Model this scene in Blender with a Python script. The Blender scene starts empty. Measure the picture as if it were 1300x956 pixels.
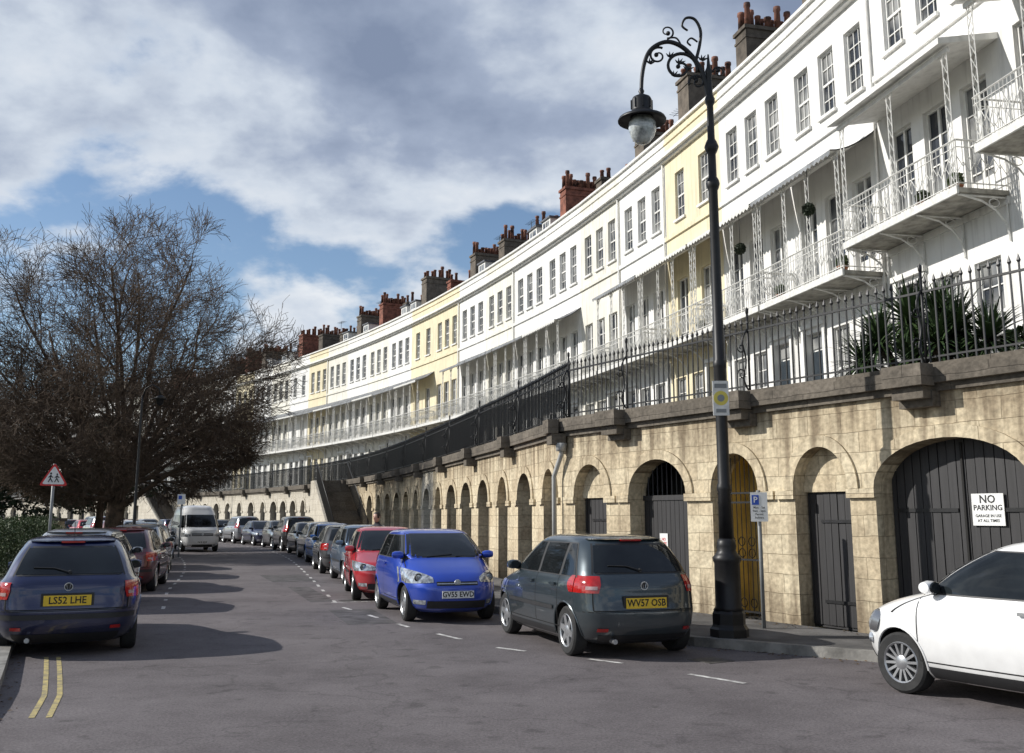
import bpy, bmesh, math, random
import numpy as np
from math import sin, cos, pi, radians, sqrt, atan2
from mathutils import Vector, Matrix
random.seed(7)
scene = bpy.context.scene
CX, CY, R = -161.7, -15.0, 174.0
def PP(phi, r):
    a = radians(phi); return (CX + r*cos(a), CY + r*sin(a))
def lerp(a, b, t): return a + (b-a)*t
def interp(x, pts):
    if x <= pts[0][0]: return pts[0][1]
    for (x0, y0), (x1, y1) in zip(pts, pts[1:]):
        if x <= x1: return lerp(y0, y1, (x-x0)/(x1-x0))
    return pts[-1][1]

# ------------------------------------------------------------------ mesh builder
class MB:
    def __init__(s):
        s.v = []; s.f = []; s.m = []; s.sm = []; s.uv = []
    def add(s, vs, fs, mat=0, T=None, smooth=False, uoff=0.0):
        o = len(s.v)
        for p in vs:
            if T is not None:
                q = T @ Vector(p); s.v.append((q.x, q.y, q.z))
            else: s.v.append((p[0], p[1], p[2]))
        for f in fs:
            s.f.append([i+o for i in f]); s.m.append(mat); s.sm.append(smooth)
            a, b, c = vs[f[0]], vs[f[1]], vs[f[2]]
            ux, uy, uz = b[0]-a[0], b[1]-a[1], b[2]-a[2]
            wx, wy, wz = c[0]-a[0], c[1]-a[1], c[2]-a[2]
            nx, ny, nz = abs(uy*wz-uz*wy), abs(uz*wx-ux*wz), abs(ux*wy-uy*wx)
            for i in f:
                p = vs[i]
                if nz >= nx and nz >= ny: s.uv.append((p[0]+uoff, p[1]))
                elif nx >= ny: s.uv.append((p[1]+uoff, p[2]))
                else: s.uv.append((p[0]+uoff, p[2]))
    def box(s, x0, x1, y0, y1, z0, z1, mat=0, T=None, uoff=0.0):
        vs = [(x0,y0,z0),(x1,y0,z0),(x1,y1,z0),(x0,y1,z0),(x0,y0,z1),(x1,y0,z1),(x1,y1,z1),(x0,y1,z1)]
        fs = [(0,3,2,1),(4,5,6,7),(0,1,5,4),(1,2,6,5),(2,3,7,6),(3,0,4,7)]
        s.add(vs, fs, mat, T, False, uoff)
    def quad(s, a, b, c, d, mat=0, T=None, uoff=0.0):
        s.add([a,b,c,d], [(0,1,2,3)], mat, T, False, uoff)
    def tube(s, pts, rad, n=6, mat=0, T=None, smooth=True, cap=True):
        pts = [Vector(p) for p in pts]
        if not isinstance(rad, (list, tuple)): rad = [rad]*len(pts)
        vs = []; fs = []
        ref = None
        for i, p in enumerate(pts):
            d = (pts[min(i+1, len(pts)-1)] - pts[max(i-1, 0)])
            if d.length < 1e-9: d = Vector((0,0,1))
            d.normalize()
            if ref is None:
                ref = Vector((1,0,0)) if abs(d.x) < .8 else Vector((0,1,0))
            u = d.cross(ref)
            if u.length < 1e-4:
                ref = Vector((0,1,0)); u = d.cross(ref)
            u.normalize(); w = d.cross(u).normalized(); ref = u.cross(d)
            for k in range(n):
                a = 2*pi*k/n
                q = p + (u*cos(a) + w*sin(a))*rad[i]
                vs.append((q.x,q.y,q.z))
        for i in range(len(pts)-1):
            for k in range(n):
                a = i*n+k; b = i*n+(k+1) % n
                fs.append((a, b, b+n, a+n))
        if cap:
            fs.append(tuple(range(n-1,-1,-1))); fs.append(tuple((len(pts)-1)*n+k for k in range(n)))
        s.add(vs, fs, mat, T, smooth)
    def lathe(s, prof, c=(0,0,0), n=16, mat=0, T=None, smooth=True, axis='z', flute=0, cap=True):
        vs = []; fs = []
        for (r, z) in prof:
            for k in range(n):
                a = 2*pi*k/n
                rr = r*(1+(flute*(1 if k % 2 else -1)))
                if axis == 'z': vs.append((c[0]+rr*cos(a), c[1]+rr*sin(a), c[2]+z))
                else: vs.append((c[0]+rr*cos(a), c[1]+z, c[2]+rr*sin(a)))
        for i in range(len(prof)-1):
            for k in range(n):
                a = i*n+k; b = i*n+(k+1) % n
                fs.append((a, b, b+n, a+n))
        if cap:
            fs.append(tuple(range(n-1,-1,-1))); fs.append(tuple((len(prof)-1)*n+k for k in range(n)))
        s.add(vs, fs, mat, T, smooth)
    def mesh(s, name, mats):
        me = bpy.data.meshes.new(name)
        me.from_pydata(s.v, [], s.f)
        for m in mats: me.materials.append(m)
        me.polygons.foreach_set('material_index', s.m)
        me.polygons.foreach_set('use_smooth', s.sm)
        uv = me.uv_layers.new(name='UVMap')
        uv.data.foreach_set('uv', [c for p in s.uv for c in p])
        me.update()
        return me
    def obj(s, name, mats, parent=None, M=None):
        return mkobj(name, s.mesh(name, mats), parent, M)
def mkobj(name, me, parent=None, M=None):
    o = bpy.data.objects.new(name, me)
    scene.collection.objects.link(o)
    if M is not None: o.matrix_world = M
    if parent: o.parent = parent
    return o
def frame(ox, oy, dx, dy, oz=0.0):
    """x axis=(dx,dy), y axis = left of it"""
    l = sqrt(dx*dx+dy*dy); dx/=l; dy/=l
    return Matrix(((dx,-dy,0,ox),(dy,dx,0,oy),(0,0,1,oz),(0,0,0,1)))

# ------------------------------------------------------------------ materials
def nn(nt, t, **kw):
    n = nt.nodes.new(t)
    for k, v in kw.items(): setattr(n, k, v)
    return n
def pmat(name, col, rough=.6, var=.12, scale=3.0, bump=.0, bscale=30.0, metallic=0.0, coat=0.0, spec=.5,
         streak=0.0, objrand=0.0, coord='Object', col2=None, flake=False):
    m = bpy.data.materials.new(name); m.use_nodes = True
    nt = m.node_tree; b = nt.nodes['Principled BSDF']
    b.inputs['Roughness'].default_value = rough
    b.inputs['Metallic'].default_value = metallic
    b.inputs['Specular IOR Level'].default_value = spec
    if coat:
        b.inputs['Coat Weight'].default_value = coat; b.inputs['Coat Roughness'].default_value = .04
    tc = nn(nt, 'ShaderNodeTexCoord')
    no = nn(nt, 'ShaderNodeTexNoise'); no.inputs['Scale'].default_value = scale; no.inputs['Detail'].default_value = 6
    no.inputs['Roughness'].default_value = .62
    nt.links.new(tc.outputs[coord], no.inputs['Vector'])
    mx = nn(nt, 'ShaderNodeMix', data_type='RGBA')
    c2 = col2 if col2 else tuple(c*(1-2.2*var) if c*(1-2.2*var) > 0 else 0 for c in col)
    mx.inputs[6].default_value = (*c2, 1); mx.inputs[7].default_value = (*[min(1, c*(1+var*.6)) for c in col], 1)
    rp = nn(nt, 'ShaderNodeMapRange'); rp.inputs[1].default_value = .32; rp.inputs[2].default_value = .62
    nt.links.new(no.outputs['Fac'], rp.inputs[0]); nt.links.new(rp.outputs[0], mx.inputs[0])
    out = mx.outputs[2]
    if streak:
        mp = nn(nt, 'ShaderNodeMapping'); mp.inputs['Scale'].default_value = (3.5, 3.5, .28)
        n2 = nn(nt, 'ShaderNodeTexNoise'); n2.inputs['Scale'].default_value = 1.6; n2.inputs['Detail'].default_value = 7
        nt.links.new(tc.outputs['Object'], mp.inputs['Vector']); nt.links.new(mp.outputs[0], n2.inputs['Vector'])
        r2 = nn(nt, 'ShaderNodeMapRange'); r2.inputs[1].default_value = .5; r2.inputs[2].default_value = .75
        r2.inputs[3].default_value = 0; r2.inputs[4].default_value = streak
        nt.links.new(n2.outputs['Fac'], r2.inputs[0])
        m2 = nn(nt, 'ShaderNodeMix', data_type='RGBA'); m2.inputs[7].default_value = (.16,.14,.11,1)
        nt.links.new(r2.outputs[0], m2.inputs[0]); nt.links.new(out, m2.inputs[6]); out = m2.outputs[2]
    if objrand:
        oi = nn(nt, 'ShaderNodeObjectInfo')
        hs = nn(nt, 'ShaderNodeHueSaturation')
        r3 = nn(nt, 'ShaderNodeMapRange'); r3.inputs[3].default_value = 1-objrand; r3.inputs[4].default_value = 1+objrand*.3
        nt.links.new(oi.outputs['Random'], r3.inputs[0]); nt.links.new(r3.outputs[0], hs.inputs['Value'])
        nt.links.new(out, hs.inputs['Color']); out = hs.outputs[0]
    nt.links.new(out, b.inputs['Base Color'])
    if bump:
        n3 = nn(nt, 'ShaderNodeTexNoise'); n3.inputs['Scale'].default_value = bscale; n3.inputs['Detail'].default_value = 5
        nt.links.new(tc.outputs[coord], n3.inputs['Vector'])
        bp = nn(nt, 'ShaderNodeBump'); bp.inputs['Strength'].default_value = bump; bp.inputs['Distance'].default_value = .02
        nt.links.new(n3.outputs['Fac'], bp.inputs['Height']); nt.links.new(bp.outputs[0], b.inputs['Normal'])
    return m

def stone_mat(name, col, col2, dark, bw=.62, bh=.29, joint=.008, stain=.6, mort=.72, drip=0.0):
    m = bpy.data.materials.new(name); m.use_nodes = True
    nt = m.node_tree; b = nt.nodes['Principled BSDF']; b.inputs['Roughness'].default_value = .9
    b.inputs['Specular IOR Level'].default_value = .2
    uv = nn(nt, 'ShaderNodeUVMap')
    br = nn(nt, 'ShaderNodeTexBrick')
    br.inputs['Scale'].default_value = 1; br.inputs['Brick Width'].default_value = bw; br.inputs['Row Height'].default_value = bh
    br.inputs['Mortar Size'].default_value = joint; br.inputs['Mortar Smooth'].default_value = .6
    br.inputs['Color1'].default_value = (*col, 1); br.inputs['Color2'].default_value = (*col2, 1)
    br.inputs['Mortar'].default_value = (*[c*mort for c in col2], 1)
    n0 = nn(nt, 'ShaderNodeTexNoise'); n0.inputs['Scale'].default_value = 2.5
    nt.links.new(uv.outputs[0], n0.inputs['Vector'])
    va = nn(nt, 'ShaderNodeVectorMath', operation='MULTIPLY_ADD'); va.inputs[1].default_value = (.05,.05,0)
    nt.links.new(n0.outputs['Color'], va.inputs[0]); nt.links.new(uv.outputs[0], va.inputs[2])
    nt.links.new(va.outputs[0], br.inputs['Vector'])
    n1 = nn(nt, 'ShaderNodeTexNoise'); n1.inputs['Scale'].default_value = 1.1; n1.inputs['Detail'].default_value = 10; n1.inputs['Roughness'].default_value = .72
    nt.links.new(uv.outputs[0], n1.inputs['Vector'])
    r1 = nn(nt, 'ShaderNodeMapRange'); r1.inputs[1].default_value = .46; r1.inputs[2].default_value = .70; r1.inputs[4].default_value = stain
    nt.links.new(n1.outputs['Fac'], r1.inputs[0])
    mx = nn(nt, 'ShaderNodeMix', data_type='RGBA'); mx.inputs[7].default_value = (*dark, 1)
    nt.links.new(r1.outputs[0], mx.inputs[0]); nt.links.new(br.outputs['Color'], mx.inputs[6])
    out = mx.outputs[2]
    if drip:   # rain staining running down from the coping and rising damp at the foot
        mp = nn(nt, 'ShaderNodeMapping'); mp.inputs['Scale'].default_value = (5, .35, 1)
        nd = nn(nt, 'ShaderNodeTexNoise'); nd.inputs['Scale'].default_value = 1; nd.inputs['Detail'].default_value = 7
        nt.links.new(uv.outputs[0], mp.inputs[0]); nt.links.new(mp.outputs[0], nd.inputs['Vector'])
        sx = nn(nt, 'ShaderNodeSeparateXYZ'); nt.links.new(uv.outputs[0], sx.inputs[0])
        ra = nn(nt, 'ShaderNodeMapRange'); ra.inputs[1].default_value=2.3; ra.inputs[2].default_value=3.35; ra.inputs[3].default_value=0; ra.inputs[4].default_value=.22
        rb = nn(nt, 'ShaderNodeMapRange'); rb.inputs[1].default_value=.9; rb.inputs[2].default_value=.1; rb.inputs[3].default_value=0; rb.inputs[4].default_value=.22
        nt.links.new(sx.outputs[1], ra.inputs[0]); nt.links.new(sx.outputs[1], rb.inputs[0])
        ad = nn(nt,'ShaderNodeMath',operation='ADD'); nt.links.new(ra.outputs[0],ad.inputs[0]); nt.links.new(rb.outputs[0],ad.inputs[1])
        a2 = nn(nt,'ShaderNodeMath',operation='ADD'); nt.links.new(ad.outputs[0],a2.inputs[0]); nt.links.new(nd.outputs['Fac'],a2.inputs[1])
        rc = nn(nt,'ShaderNodeMapRange'); rc.inputs[1].default_value=.55; rc.inputs[2].default_value=.76; rc.inputs[4].default_value=drip
        nt.links.new(a2.outputs[0],rc.inputs[0])
        md = nn(nt,'ShaderNodeMix',data_type='RGBA'); md.inputs[7].default_value=(*[c*.7 for c in dark],1)
        nt.links.new(rc.outputs[0],md.inputs[0]); nt.links.new(out,md.inputs[6]); out=md.outputs[2]
    n2 = nn(nt, 'ShaderNodeTexNoise'); n2.inputs['Scale'].default_value = 14; n2.inputs['Detail'].default_value = 6
    nt.links.new(uv.outputs[0], n2.inputs['Vector'])
    r2 = nn(nt, 'ShaderNodeMapRange'); r2.inputs[1].default_value = .3; r2.inputs[2].default_value = .7; r2.inputs[3].default_value = .70; r2.inputs[4].default_value = 1.15
    nt.links.new(n2.outputs['Fac'], r2.inputs[0])
    mm = nn(nt, 'ShaderNodeVectorMath', operation='SCALE')
    nt.links.new(out, mm.inputs[0]); nt.links.new(r2.outputs[0], mm.inputs['Scale'])
    nt.links.new(mm.outputs[0], b.inputs['Base Color'])
    bp = nn(nt, 'ShaderNodeBump'); bp.inputs['Strength'].default_value = .6; bp.inputs['Distance'].default_value = .018
    ad = nn(nt, 'ShaderNodeMath', operation='SUBTRACT'); nt.links.new(n2.outputs['Fac'], ad.inputs[0]); nt.links.new(br.outputs['Fac'], ad.inputs[1])
    nt.links.new(ad.outputs[0], bp.inputs['Height']); nt.links.new(bp.outputs[0], b.inputs['Normal'])
    return m

def wood_mat(name, col):
    m = bpy.data.materials.new(name); m.use_nodes = True
    nt = m.node_tree; b = nt.nodes['Principled BSDF']; b.inputs['Roughness'].default_value = .6
    uv = nn(nt, 'ShaderNodeUVMap'); mp = nn(nt, 'ShaderNodeMapping'); mp.inputs['Scale'].default_value = (14, .8, 1)
    n = nn(nt, 'ShaderNodeTexNoise'); n.inputs['Scale'].default_value = 1.3; n.inputs['Detail'].default_value = 6
    nt.links.new(uv.outputs[0], mp.inputs[0]); nt.links.new(mp.outputs[0], n.inputs['Vector'])
    mx = nn(nt, 'ShaderNodeMix', data_type='RGBA'); mx.inputs[6].default_value = (*[c*.3 for c in col], 1); mx.inputs[7].default_value = (*[c*1.9 for c in col], 1)
    nt.links.new(n.outputs['Fac'], mx.inputs[0]); nt.links.new(mx.outputs[2], b.inputs['Base Color'])
    bp = nn(nt, 'ShaderNodeBump'); bp.inputs['Strength'].default_value = .4; bp.inputs['Distance'].default_value = .01
    nt.links.new(n.outputs['Fac'], bp.inputs['Height']); nt.links.new(bp.outputs[0], b.inputs['Normal'])
    return m

M_white = pmat('wall_white', (.79,.78,.75), .8, .05, 1.2, streak=.36, objrand=.09, bump=.15, bscale=8)
M_cream = pmat('wall_cream', (.75,.665,.46), .8, .05, 1.2, streak=.38, objrand=.05, bump=.15, bscale=8)
M_off = pmat('wall_offwhite', (.77,.745,.66), .8, .05, 1.2, streak=.42, objrand=.08, bump=.15, bscale=8)
M_trim = pmat('trim_white', (.77,.76,.725), .6, .06, 4, streak=.25)
M_slate = pmat('slate', (.10,.105,.12), .6, .2, 6, bump=.5, bscale=12)
M_chim = pmat('chimney_render', (.14,.115,.09), .9, .25, 2.5, streak=.6, objrand=.35, bump=.5, bscale=10)
M_chimr = pmat('chimney_brick', (.23,.085,.055), .9, .25, 4.0, objrand=.2, bump=.5, bscale=10)
M_pot = pmat('chimney_pot', (.20,.085,.055), .8, .5, 3)
M_iron_w = pmat('iron_white', (.70,.69,.65), .5, .1, 8)
M_lead = pmat('lead_canopy', (.25,.26,.27), .55, .25, 3, streak=.4)
M_doord = pmat('door_paint', (.03,.04,.05), .35, .1, 5)
M_deck = pmat('deck_underside', (.38,.36,.31), .8, .25, 4)
def glass_mat():
    m = bpy.data.materials.new('window_glass'); m.use_nodes = True
    nt = m.node_tree; b = nt.nodes['Principled BSDF']; b.inputs['Roughness'].default_value = .06
    tc = nn(nt,'ShaderNodeTexCoord'); oi = nn(nt,'ShaderNodeObjectInfo')
    va = nn(nt,'ShaderNodeVectorMath', operation='ADD'); cb = nn(nt,'ShaderNodeCombineXYZ')
    ml = nn(nt,'ShaderNodeMath', operation='MULTIPLY'); ml.inputs[1].default_value = 50
    nt.links.new(oi.outputs['Random'], ml.inputs[0]); nt.links.new(ml.outputs[0], cb.inputs[1])
    nt.links.new(tc.outputs['Object'], va.inputs[0]); nt.links.new(cb.outputs[0], va.inputs[1])
    n = nn(nt,'ShaderNodeTexNoise'); n.inputs['Scale'].default_value = .9; n.inputs['Detail'].default_value = 2
    nt.links.new(va.outputs[0], n.inputs['Vector'])
    cr = nn(nt,'ShaderNodeValToRGB'); e = cr.color_ramp.elements
    e[0].position=.42; e[0].color=(.03,.035,.045,1); e[1].position=.62; e[1].color=(.30,.30,.29,1)
    nt.links.new(n.outputs['Fac'], cr.inputs[0]); nt.links.new(cr.outputs[0], b.inputs['Base Color'])
    n3 = nn(nt,'ShaderNodeTexNoise'); n3.inputs['Scale'].default_value = 2.2
    nt.links.new(va.outputs[0], n3.inputs['Vector'])
    bp = nn(nt,'ShaderNodeBump'); bp.inputs['Strength'].default_value=.25; bp.inputs['Distance'].default_value=.05
    nt.links.new(n3.outputs['Fac'],bp.inputs['Height']); nt.links.new(bp.outputs[0],b.inputs['Normal'])
    return m
M_glass = glass_mat()
HM = [M_white, M_trim, M_glass, M_slate, M_chim, M_pot, M_iron_w, M_lead, M_doord, M_deck]

# ------------------------------------------------------------------ houses
PITCH = 1.35
HW = 2*R*sin(radians(PITCH/2))
TZ = 3.42   # terrace floor
def win(mb, xc, w, z0, z1, style=0, arch=False, sill=True):
    x0, x1 = xc-w/2, xc+w/2; d = -.15
    for a,b,c,e in [((x0,0,z0),(x0,d,z0),(x0,d,z1),(x0,0,z1)),((x1,0,z0),(x1,0,z1),(x1,d,z1),(x1,d,z0)),
                    ((x0,0,z1),(x0,d,z1),(x1,d,z1),(x1,0,z1)),((x0,0,z0),(x1,0,z0),(x1,d,z0),(x0,d,z0))]:
        mb.quad(a,b,c,e,0)
    mb.quad((x0,d+.01,z0),(x1,d+.01,z0),(x1,d+.01,z1),(x0,d+.01,z1),2)
    t = .05; y0, y1 = d+.012, d+.06
    mb.box(x0,x0+t,y0,y1,z0,z1,1); mb.box(x1-t,x1,y0,y1,z0,z1,1)
    mb.box(x0+t,x1-t,y0,y1-.002,z0,z0+t+.02,1); mb.box(x0+t,x1-t,y0,y1-.002,z1-t,z1,1)
    if style == 0:
        zm = (z0+z1)/2
        mb.box(x0+t,x1-t,y0,y1-.004,zm-.03,zm+.03,1)
        for zz in ((z0+zm)/2, (zm+z1)/2): mb.box(x0+t,x1-t,y0,y1-.02,zz-.012,zz+.012,1)
        for k in (1,2):
            xx = lerp(x0+t,x1-t,k/3); mb.box(xx-.01,xx+.01,y0,y1-.022,z0+t,z1-t,1)
    else:
        mb.box(xc-.035,xc+.035,y0,y1-.004,z0+t,z1-t,1)
        for k in range(1,4):
            zz = lerp(z0,z1,k/4); mb.box(x0+t,x1-t,y0,y1-.02,zz-.014,zz+.014,1)
        mb.box(x0+t,x1-t,y0,y1-.01,z0+t,z0+.45,1)
    if sill: mb.box(x0-.06,x1+.06,.0,.08,z0-.08,z0,1)

def house(variant, zs, canopy, chim, dorm=False, nwin=3):
    """local: x along the row, y towards the street, z up (absolute)."""
    mb = MB(); W = HW
    dz = 7.1+zs; top = 15.0+zs*.6
    xs3 = [W*.2, W*.5, W*.8] if nwin == 3 else [W*.28, W*.72]
    holes = []
    for x in xs3: holes.append((x-.36,x+.36,11.7+zs*.7,13.4+zs*.7))
    for x in xs3: holes.append((x-.4,x+.4,dz+.06,dz+2.5))
    gx = [W*.2, W*.5, W*.8]; dr = 2 if variant % 2 else 0
    for i, x in enumerate(gx):
        if i == dr: holes.append((x-.45,x+.45,TZ,6.3+zs*.6))
        else: holes.append((x-.38,x+.38,4.25+zs*.4,6.25+zs*.5))
    X = sorted(set([0,W]+[h[0] for h in holes]+[h[1] for h in holes]))
    Z = sorted(set([TZ-.1,top]+[h[2] for h in holes]+[h[3] for h in holes]))
    for a,b in zip(X,X[1:]):
        for c,e in zip(Z,Z[1:]):
            mx_, mz = (a+b)/2,(c+e)/2
            if any(h[0]<mx_<h[1] and h[2]<mz<h[3] for h in holes): continue
            mb.quad((a,0,c),(b,0,c),(b,0,e),(a,0,e),0)
    for i,h in enumerate(holes):
        xc=(h[0]+h[1])/2; w=h[1]-h[0]
        n=len(xs3)
        if i < n: win(mb,xc,w,h[2],h[3],0)
        elif i < 2*n: win(mb,xc,w,h[2],h[3],1,sill=False)
        elif i-2*n == dr:
            x0,x1=h[0],h[1]
            mb.quad((x0,-.2,h[2]),(x1,-.2,h[2]),(x1,-.2,h[3]),(x0,-.2,h[3]),1)
            mb.box(x0+.06,x1-.06,-.19,-.15,h[2],h[3]-.45,8)
            mb.box(x0+.06,x1-.06,-.19,-.16,h[3]-.38,h[3]-.06,2)
            for a,b,c,e in [((x0,0,h[2]),(x0,-.2,h[2]),(x0,-.2,h[3]),(x0,0,h[3])),((x1,0,h[2]),(x1,0,h[3]),(x1,-.2,h[3]),(x1,-.2,h[2])),((x0,0,h[3]),(x0,-.2,h[3]),(x1,-.2,h[3]),(x1,0,h[3]))]:
                mb.quad(a,b,c,e,0)
            mb.box(x0-.12,x0-.01,.0,.07,h[2],h[3]+.12,1); mb.box(x1+.01,x1+.12,.0,.07,h[2],h[3]+.12,1)
            mb.box(x0-.16,x1+.16,.0,.11,h[3]+.13,h[3]+.25,1)
        else: win(mb,xc,w,h[2],h[3],0)
    # bands, cornice, parapet
    mb.box(0,W,.001,.07,11.15+zs*.8,11.3+zs*.8,0)
    mb.box(0,W,.001,.13,top-.98,top-.9,1); mb.box(0,W,.001,.26,top-.9,top-.78,1)
    mb.box(0,W,.001,.05,top-.3,top-.22,0)
    mb.box(-.0,W,-.3,.09,top,top+.09,1)
    mb.quad((0,-.3,top-1),(W,-.3,top-1),(W,-.3,top),(0,-.3,top),0)
    # roof
    mb.quad((0,-.3,top-.5),(W,-.3,top-.5),(W,-3.6,top+1.5),(0,-3.6,top+1.5),3)
    mb.quad((0,-8.5,top-.9),(W,-8.5,top-.9),(W,-3.6,top+1.5),(0,-3.6,top+1.5),3)
    mb.box(0,W,-8.6,-8.3,0,top-.9,0)
    mb.quad((0,0,0),(0,-8.5,0),(0,-8.5,top-.8),(0,0,top),0); mb.quad((W,0,0),(W,-8.5,0),(W,-8.5,top-.8),(W,0,top),0)
    # party upstand
    mb.add([(W-.12,-.32,top-.7),(W+.12,-.32,top-.7),(W+.12,-3.6,top+1.65),(W-.12,-3.6,top+1.65),(W-.12,-.32,top+.12),(W+.12,-.32,top+.12),(W+.12,-3.6,top+1.85),(W-.12,-3.6,top+1.85)],
           [(4,5,6,7),(0,1,5,4),(0,4,7,3),(1,2,6,5)],4)
    if dorm:
        for xc in ((W*.3,W*.72) if variant==5 else (W*.5,)):
            mb.box(xc-.5,xc+.5,-3.0,-.55,top-.3,top+.95,1)
            mb.box(xc-.58,xc+.58,-3.1,-.47,top+.95,top+1.04,3)
            mb.quad((xc-.38,-.545,top+.1),(xc+.38,-.545,top+.1),(xc+.38,-.545,top+.85),(xc-.38,-.545,top+.85),2)
            mb.box(xc-.02,xc+.02,-.54,-.52,top+.1,top+.85,1)
            mb.box(xc-.38,xc+.38,-.54,-.525,top+.45,top+.49,1)
    # chimney
    if chim:
        h, y0, y1, npot, cw = chim
        cm = 4
        mb.box(W-cw,W+cw,y0,y1,top-1.2,top+h,cm)
        mb.box(W-cw-.06,W+cw+.06,y0-.06,y1+.06,top+h,top+h+.12,cm)
        mb.box(W-cw-.03,W+cw+.03,y0-.03,y1+.03,top+h-.3,top+h-.22,cm)
        mb.box(W-cw+.05,W+cw-.05,y0+.05,y1-.05,top+h+.12,top+h+.18,cm)
        rows = 2 if cw > .35 else 1
        for rr_ in range(rows):
            for k in range(npot):
                if random.random() < .12: continue
                yy = lerp(y0+.16,y1-.16,k/max(1,npot-1)); hh = random.choice([.38,.52,.66,.8]); rd=random.uniform(.85,1.05)
                xo = 0 if rows==1 else (rr_-.5)*.42
                mb.lathe([(.12*rd,0),(.10*rd,hh*.8),(.13*rd,hh*.85),(.12*rd,hh)],(W+xo,yy,top+h+.16),8,5)
        if variant % 2:
            zz=top+h+1.5; mb.tube([(W+.2,y0+.4,top+h),(W+.2,y0+.4,zz)],.018,4,8,smooth=False)
            mb.tube([(W-.5,y0+.4,zz-.1),(W+.7,y0+.4,zz-.1)],.012,3,8,smooth=False)
            for k in range(6): mb.tube([(W-.45+k*.2,y0+.15,zz-.1),(W-.45+k*.2,y0+.65,zz-.1)],.009,3,8,smooth=False)
    # downpipe
    if variant % 3 == 0: mb.tube([(.08,.06,TZ),(.08,.06,top-1.0)],.04,6,1)
    # balcony
    D = 1.05; e0, e1 = (.06, W-(.55 if variant==0 else .06))
    mb.box(e0,e1,0.002,D,dz-.09,dz,9)
    mb.box(e0,e1,D+.002,D+.05,dz-.12,dz+.03,6)
    mb.box(e0,e1,0.001,.05,dz-.25,dz-.1,0)
    for k in range(4):
        x = lerp(e0+.05,e1-.05,k/3)
        pts = [(x,.03,dz-.85),(x,.10,dz-.60),(x,.28,dz-.38),(x,.55,dz-.22),(x,D-.05,dz-.12)]
        mb.tube(pts,.022,4,6,smooth=False)
        mb.tube([(x,.04,dz-.13),(x,D,dz-.13)],.02,4,6,smooth=False)
        mb.tube([(x,.03,dz-.95),(x,.03,dz-.1)],.02,4,6,smooth=False)
        c = [(x,.3+.11*cos(t*pi/4),dz-.24+.08*sin(t*pi/4)) for t in range(9)]
        mb.tube(c,.012,3,6,smooth=False)
    rt = dz+.92
    def rail(p0,p1,nb):
        L = (Vector(p1)-Vector(p0))
        def at(t,z): q=Vector(p0)+L*t; return (q.x,q.y,z)
        mb.tube([at(0,rt),at(1,rt)],.022,4,6,smooth=False)
        mb.tube([at(0,rt-.14),at(1,rt-.14)],.011,3,6,smooth=False)
        mb.tube([at(0,dz+.09),at(1,dz+.09)],.014,3,6,smooth=False)
        for k in range(nb+1):
            mb.tube([at(k/nb,dz),at(k/nb,rt)],.0095,3,6,smooth=False,cap=False)
        for k in range(0,nb,2):
            if k+2<=nb:
                mb.tube([at(k/nb,dz+.3),at((k+1)/nb,dz+.5),at((k+2)/nb,dz+.3)],.009,3,6,smooth=False,cap=False)
                mb.tube([at(k/nb,dz+.6),at((k+1)/nb,dz+.4),at((k+2)/nb,dz+.6)],.009,3,6,smooth=False,cap=False)
    rail((e0,D,0),(e1,D,0),34)
    rail((e0,0.02,0),(e0,D,0),8); rail((e1,0.02,0),(e1,D,0),8)
    cz = dz+2.78
    if canopy:
        for x in ((e0+.08, W*.36, W*.64, e1-.08) if canopy == 1 else (e0+.12, W*.5, e1-.12)):
            for dx in (-.07,.07): mb.tube([(x+dx,D,dz),(x+dx,D,cz)],.012,4,6,smooth=False)
            nx_ = 10
            for k in range(nx_):
                za, zb = lerp(dz,cz,k/nx_), lerp(dz,cz,(k+1)/nx_)
                mb.tube([(x-.07,D,za),(x+.07,D,zb)],.008,3,6,smooth=False,cap=False)
                mb.tube([(x+.07,D,za),(x-.07,D,zb)],.008,3,6,smooth=False,cap=False)
            for sgn in (-1,1):
                pts=[(x+sgn*(.07+.28*(1-cos(t*pi/10))),D,cz-.04-.28*(1-sin(t*pi/10))) for t in range(6)]
                if e0 < pts[-1][0] < e1: mb.tube(pts,.011,3,6,smooth=False)
        mb.tube([(e0,D,cz-.03),(e1,D,cz-.03)],.022,4,6,smooth=False)
    if canopy == 1:   # tented lead canopy
        N=8; ribs=9
        vs=[];fs=[]
        for i in range(N+1):
            t=i/N; y=.01+(D+.18)*t; z=cz+.62*(1-t)**1.7
            vs += [(e0-.03,y,z),(e1+.03,y,z)]
        for i in range(N): fs.append((2*i,2*i+1,2*i+3,2*i+2))
        mb.add(vs,fs,7,smooth=True)
        mb.add([(v[0],v[1],v[2]-.025) for v in vs],fs,6,smooth=True)
        for k in range(ribs):
            x=lerp(e0,e1,k/(ribs-1))
            mb.tube([(x,.01+(D+.18)*i/N,cz+.62*(1-i/N)**1.7+.008) for i in range(N+1)],.014,3,7,smooth=False)
        for k in range(20):
            xa,xb=lerp(e0,e1,k/20),lerp(e0,e1,(k+1)/20); y=D+.19
            mb.add([(xa,y,cz+.01),(xb,y,cz+.01),(xb,y,cz-.06),((xa+xb)/2,y,cz-.13),(xa,y,cz-.06)],[(0,1,2,3,4)],7 if variant%2 else 6)
    elif canopy == 2:  # low pitched white veranda roof
        mb.add([(e0-.08,.0,cz+.35),(e1+.08,.0,cz+.35),(e1+.08,D+.25,cz+.10),(e0-.08,D+.25,cz+.10),
                (e0-.08,.0,cz+.22),(e1+.08,.0,cz+.22),(e1+.08,D+.25,cz-.02),(e0-.08,D+.25,cz-.02)],
               [(0,1,2,3),(4,5,6,7),(3,2,6,7),(0,3,7,4),(1,2,6,5)],1)
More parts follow.
